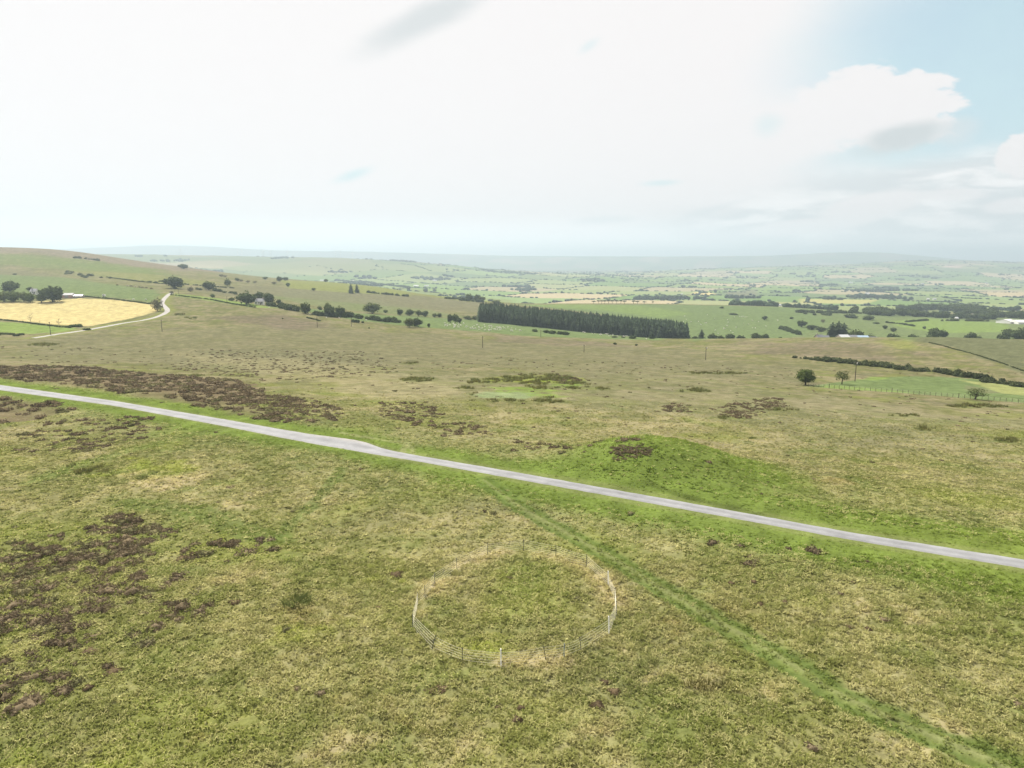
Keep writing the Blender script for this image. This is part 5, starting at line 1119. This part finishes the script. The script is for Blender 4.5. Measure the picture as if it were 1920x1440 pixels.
# ------------------------------------------------------------------ sky, sun, air, camera
SUN_AZ, SUN_EL = math.radians(-38), math.radians(47)      # azimuth measured from straight ahead, minus = to the left
EXPO = 1.66; SKY = .11
wd = bpy.data.worlds.new('World'); S.world = wd; wd.use_nodes = True
t = wd.node_tree; t.nodes.clear()
out = N(t, 'ShaderNodeOutputWorld'); bg = N(t, 'ShaderNodeBackground', Strength=SKY); L(t, bg.outputs[0], out.inputs[0])
sky = N(t, 'ShaderNodeTexSky', sky_type='NISHITA', sun_disc=False); sky.sun_elevation = SUN_EL; sky.sun_rotation = SUN_AZ; sky.dust_density = 1.5; sky.altitude = 300
tc = N(t, 'ShaderNodeTexCoord'); sp = N(t, 'ShaderNodeSeparateXYZ'); L(t, tc.outputs['Generated'], sp.inputs[0])
def mth(op, a, b=None, clamp=False):
    n = N(t, 'ShaderNodeMath', operation=op); n.use_clamp = clamp
    for i, v in enumerate((a, b)):
        if v is None: continue
        if isinstance(v, (int, float)): n.inputs[i].default_value = v
        else: L(t, v, n.inputs[i])
    return n.outputs[0]
def mrange(v, a, b, c=0, d=1):
    n = N(t, 'ShaderNodeMapRange', interpolation_type='SMOOTHSTEP'); n.inputs[1].default_value = a; n.inputs[2].default_value = b; n.inputs[3].default_value = c; n.inputs[4].default_value = d
    L(t, v, n.inputs[0]); return n.outputs[0]
yy = mth('MAXIMUM', mth('ABSOLUTE', sp.outputs[1]), .08)
U = mth('DIVIDE', sp.outputs[0], yy); V_ = mth('DIVIDE', sp.outputs[2], yy)
cmb = N(t, 'ShaderNodeCombineXYZ'); L(t, U, cmb.inputs[0]); L(t, mth('MULTIPLY', V_, 2.4), cmb.inputs[1])
def noise(scale, det=6, rough=.55, off=(0, 0, 0)):
    mp = N(t, 'ShaderNodeMapping'); mp.inputs[1].default_value = off; L(t, cmb.outputs[0], mp.inputs[0])
    n = N(t, 'ShaderNodeTexNoise', Scale=scale, Detail=float(det), Roughness=rough); L(t, mp.outputs[0], n.inputs[0]); return n.outputs['Fac']
nA = noise(4.5, 7, .6); nB = noise(9, 7, .6, (3, 1, 0)); nC = noise(2.2, 4, .5, (7, 2, 0)); nE = noise(16, 7, .6, (1, 5, 0))
cm2 = N(t, 'ShaderNodeCombineXYZ'); L(t, U, cm2.inputs[0]); L(t, mth('MULTIPLY', V_, 6.0), cm2.inputs[1]); nF = N(t, 'ShaderNodeTexNoise', Scale=7.0, Detail=7.0, Roughness=.6, Distortion=.4); L(t, cm2.outputs[0], nF.inputs[0]); nF = nF.outputs['Fac']
def blob(x, y, rx, ry, ang=0, namp=.6, ns=None):
    """soft ellipse about a direction (given by where the photo shows it), 1 at the heart"""
    a, s = px_as(x, y); a, s = float(a), float(s)
    dx = mth('SUBTRACT', U, a); dy = mth('SUBTRACT', V_, s); ca, sa = math.cos(ang), math.sin(ang)
    ex = mth('DIVIDE', mth('ADD', mth('MULTIPLY', dx, ca), mth('MULTIPLY', dy, sa)), rx/F); ey = mth('DIVIDE', mth('SUBTRACT', mth('MULTIPLY', dy, ca), mth('MULTIPLY', dx, sa)), ry/F)
    r = mth('SQRT', mth('ADD', mth('MULTIPLY', ex, ex), mth('MULTIPLY', ey, ey)))
    return mth('ADD', mth('SUBTRACT', 1, r), mth('MULTIPLY', mth('SUBTRACT', ns or nB, .5), namp))
WHITE, GREY, BLUE = 1.0, .72, 0
def mixc(a, b, f):
    n = N(t, 'ShaderNodeMix', data_type='RGBA'); 
    L(t, f, n.inputs[0])
    for i, v in ((6, a), (7, b)):
        if isinstance(v, tuple): n.inputs[i].default_value = v
        else: L(t, v, n.inputs[i])
    return n.outputs[2]
CW = .94/2**EXPO/SKY
dgrey = (CW*.67, CW*.71, CW*.72, 1); cloud = (CW*1.01, CW*.965, CW*.96, 1); grey = (CW*.79, CW*.82, CW*.835, 1); pale = (CW*.62, CW*.85, CW*.885, 1)
hs = N(t, 'ShaderNodeHueSaturation', Saturation=.78, Value=.57*.08/SKY); L(t, sky.outputs[0], hs.inputs['Color'])
blue = mixc(hs.outputs[0], pale, mrange(nA, .25, .85, .55, .85))
col = mixc(cloud, blue, mrange(blob(1930, 130, 600, 270, .2, .5, nC), .02, .6, 0, 1))
low = mixc((CW*1.10, CW*1.07, CW*1.06, 1), grey, mrange(nF, .36, .56, 0, 1))
col = mixc(col, low, mrange(blob(1800, 410, 760, 130, .12, .5), .0, .4))
col = mixc(col, cloud, mrange(blob(1620, 395, 150, 40, .25, 1.1, nA), .15, .45)); col = mixc(col, cloud, mrange(blob(1500, 425, 150, 22, .1, 1.2, nA), .2, .5))
col = mixc(col, cloud, mrange(blob(1780, 365, 120, 20, .0, 1.4, nA), .3, .6, 0, .8)); col = mixc(col, cloud, mrange(blob(1900, 385, 90, 22, .1, 1.2, nA), .2, .6, 0, .9))
col = mixc(col, cloud, mrange(blob(1635, 205, 180, 84, .05, 1.1, nE), .08, .24)); col = mixc(col, cloud, mrange(blob(1470, 250, 230, 85, .25, .6), .1, .5))
col = mixc(col, cloud, mrange(blob(1925, 290, 72, 46, .3, 1.1, nE), .08, .25))
col = mixc(col, dgrey, mrange(blob(1695, 258, 130, 36, .22, .7), .1, .7, 0, .95)); col = mixc(col, grey, mrange(blob(1790, 245, 70, 40, .3, .9), .1, .8, 0, .6))
col = mixc(col, dgrey, mrange(blob(785, 42, 200, 46, .42, .9, nA), .15, .8, 0, .75)); col = mixc(col, pale, mrange(blob(662, 328, 62, 16, .3, .6), .1, .9, 0, .75))
col = mixc(col, grey, mrange(blob(1130, 413, 90, 13, .05, .8), .1, .8, 0, .75)); col = mixc(col, pale, mrange(blob(1440, 235, 46, 34, .3, .9), .1, .9, 0, .4)); col = mixc(col, pale, mrange(blob(1105, 85, 34, 13, .6, .9), .1, .9, 0, .4))
col = mixc(col, pale, mrange(blob(1240, 343, 60, 9, .05, .7), .2, .9, 0, .6)); col = mixc(col, grey, mrange(blob(1330, 395, 160, 12, .3, 1.1, nA), .2, .9, 0, .55))
col = mixc(col, (CW*.66, CW*.80, CW*.83, 1), mrange(blob(1150, 494, 420, 24, 0, .3), .0, .7, 0, .7))
glow = mth('MULTIPLY', mrange(V_, .075, .012, 0, 1), mrange(U, .75, .1, .25, 1))
col = mixc(col, (CW*1.55, CW*1.56, CW*1.57, 1), mth('MULTIPLY', glow, .8))      # bright hazy sky low over the hills
L(t, col, bg.inputs[0])
sun = bpy.data.lights.new('sun', 'SUN'); sun.energy = 2.75; sun.angle = math.radians(.6); sun.color = (1, .94, .83)
so = bpy.data.objects.new('sun', sun); COL.objects.link(so)
d = Vector((math.sin(SUN_AZ)*math.cos(SUN_EL), math.cos(SUN_AZ)*math.cos(SUN_EL), math.sin(SUN_EL))); so.rotation_euler = d.to_track_quat('Z', 'Y').to_euler(); so.location = d*400
# haze: one even volume over the whole land
zmin = float(GZ.min())-1.5; ztop = float(GZ.max())+8
hb = MB().box((0, 10250, (zmin+ztop)/2), (50000, 21500, ztop-zmin)).build('haze', None)
hm, ht = nt('haze_air'); ho = N(ht, 'ShaderNodeOutputMaterial'); pv = N(ht, 'ShaderNodeVolumePrincipled')
pv.inputs['Color'].default_value = (.575, .71, .795, 1); pv.inputs['Density'].default_value = 1.55e-4; pv.inputs['Anisotropy'].default_value = .28
L(ht, pv.outputs[0], ho.inputs['Volume']); hb.data.materials.append(hm); tag(hb, 'pale haze filling the valley and fading the far hills', 'haze', kind='stuff')
cam = bpy.data.cameras.new('camera'); cam.sensor_width = 36; cam.lens = F/1920*36; cam.clip_end = 80000; cam.clip_start = .5
co = bpy.data.objects.new('camera', cam); COL.objects.link(co); co.location = (0, 0, CH); co.rotation_euler = (math.pi/2-PITCH, 0, 0); S.camera = co
S.render.engine = 'CYCLES'; S.view_settings.view_transform = 'Standard'; S.view_settings.look = 'None'; S.view_settings.exposure = EXPO; S.view_settings.gamma = 1
cy = S.cycles; cy.use_denoising = True; cy.max_bounces = 4; cy.diffuse_bounces = 2; cy.glossy_bounces = 1; cy.transmission_bounces = 2; cy.volume_bounces = 0; cy.transparent_max_bounces = 4
cy.caustics_reflective = False; cy.caustics_refractive = False
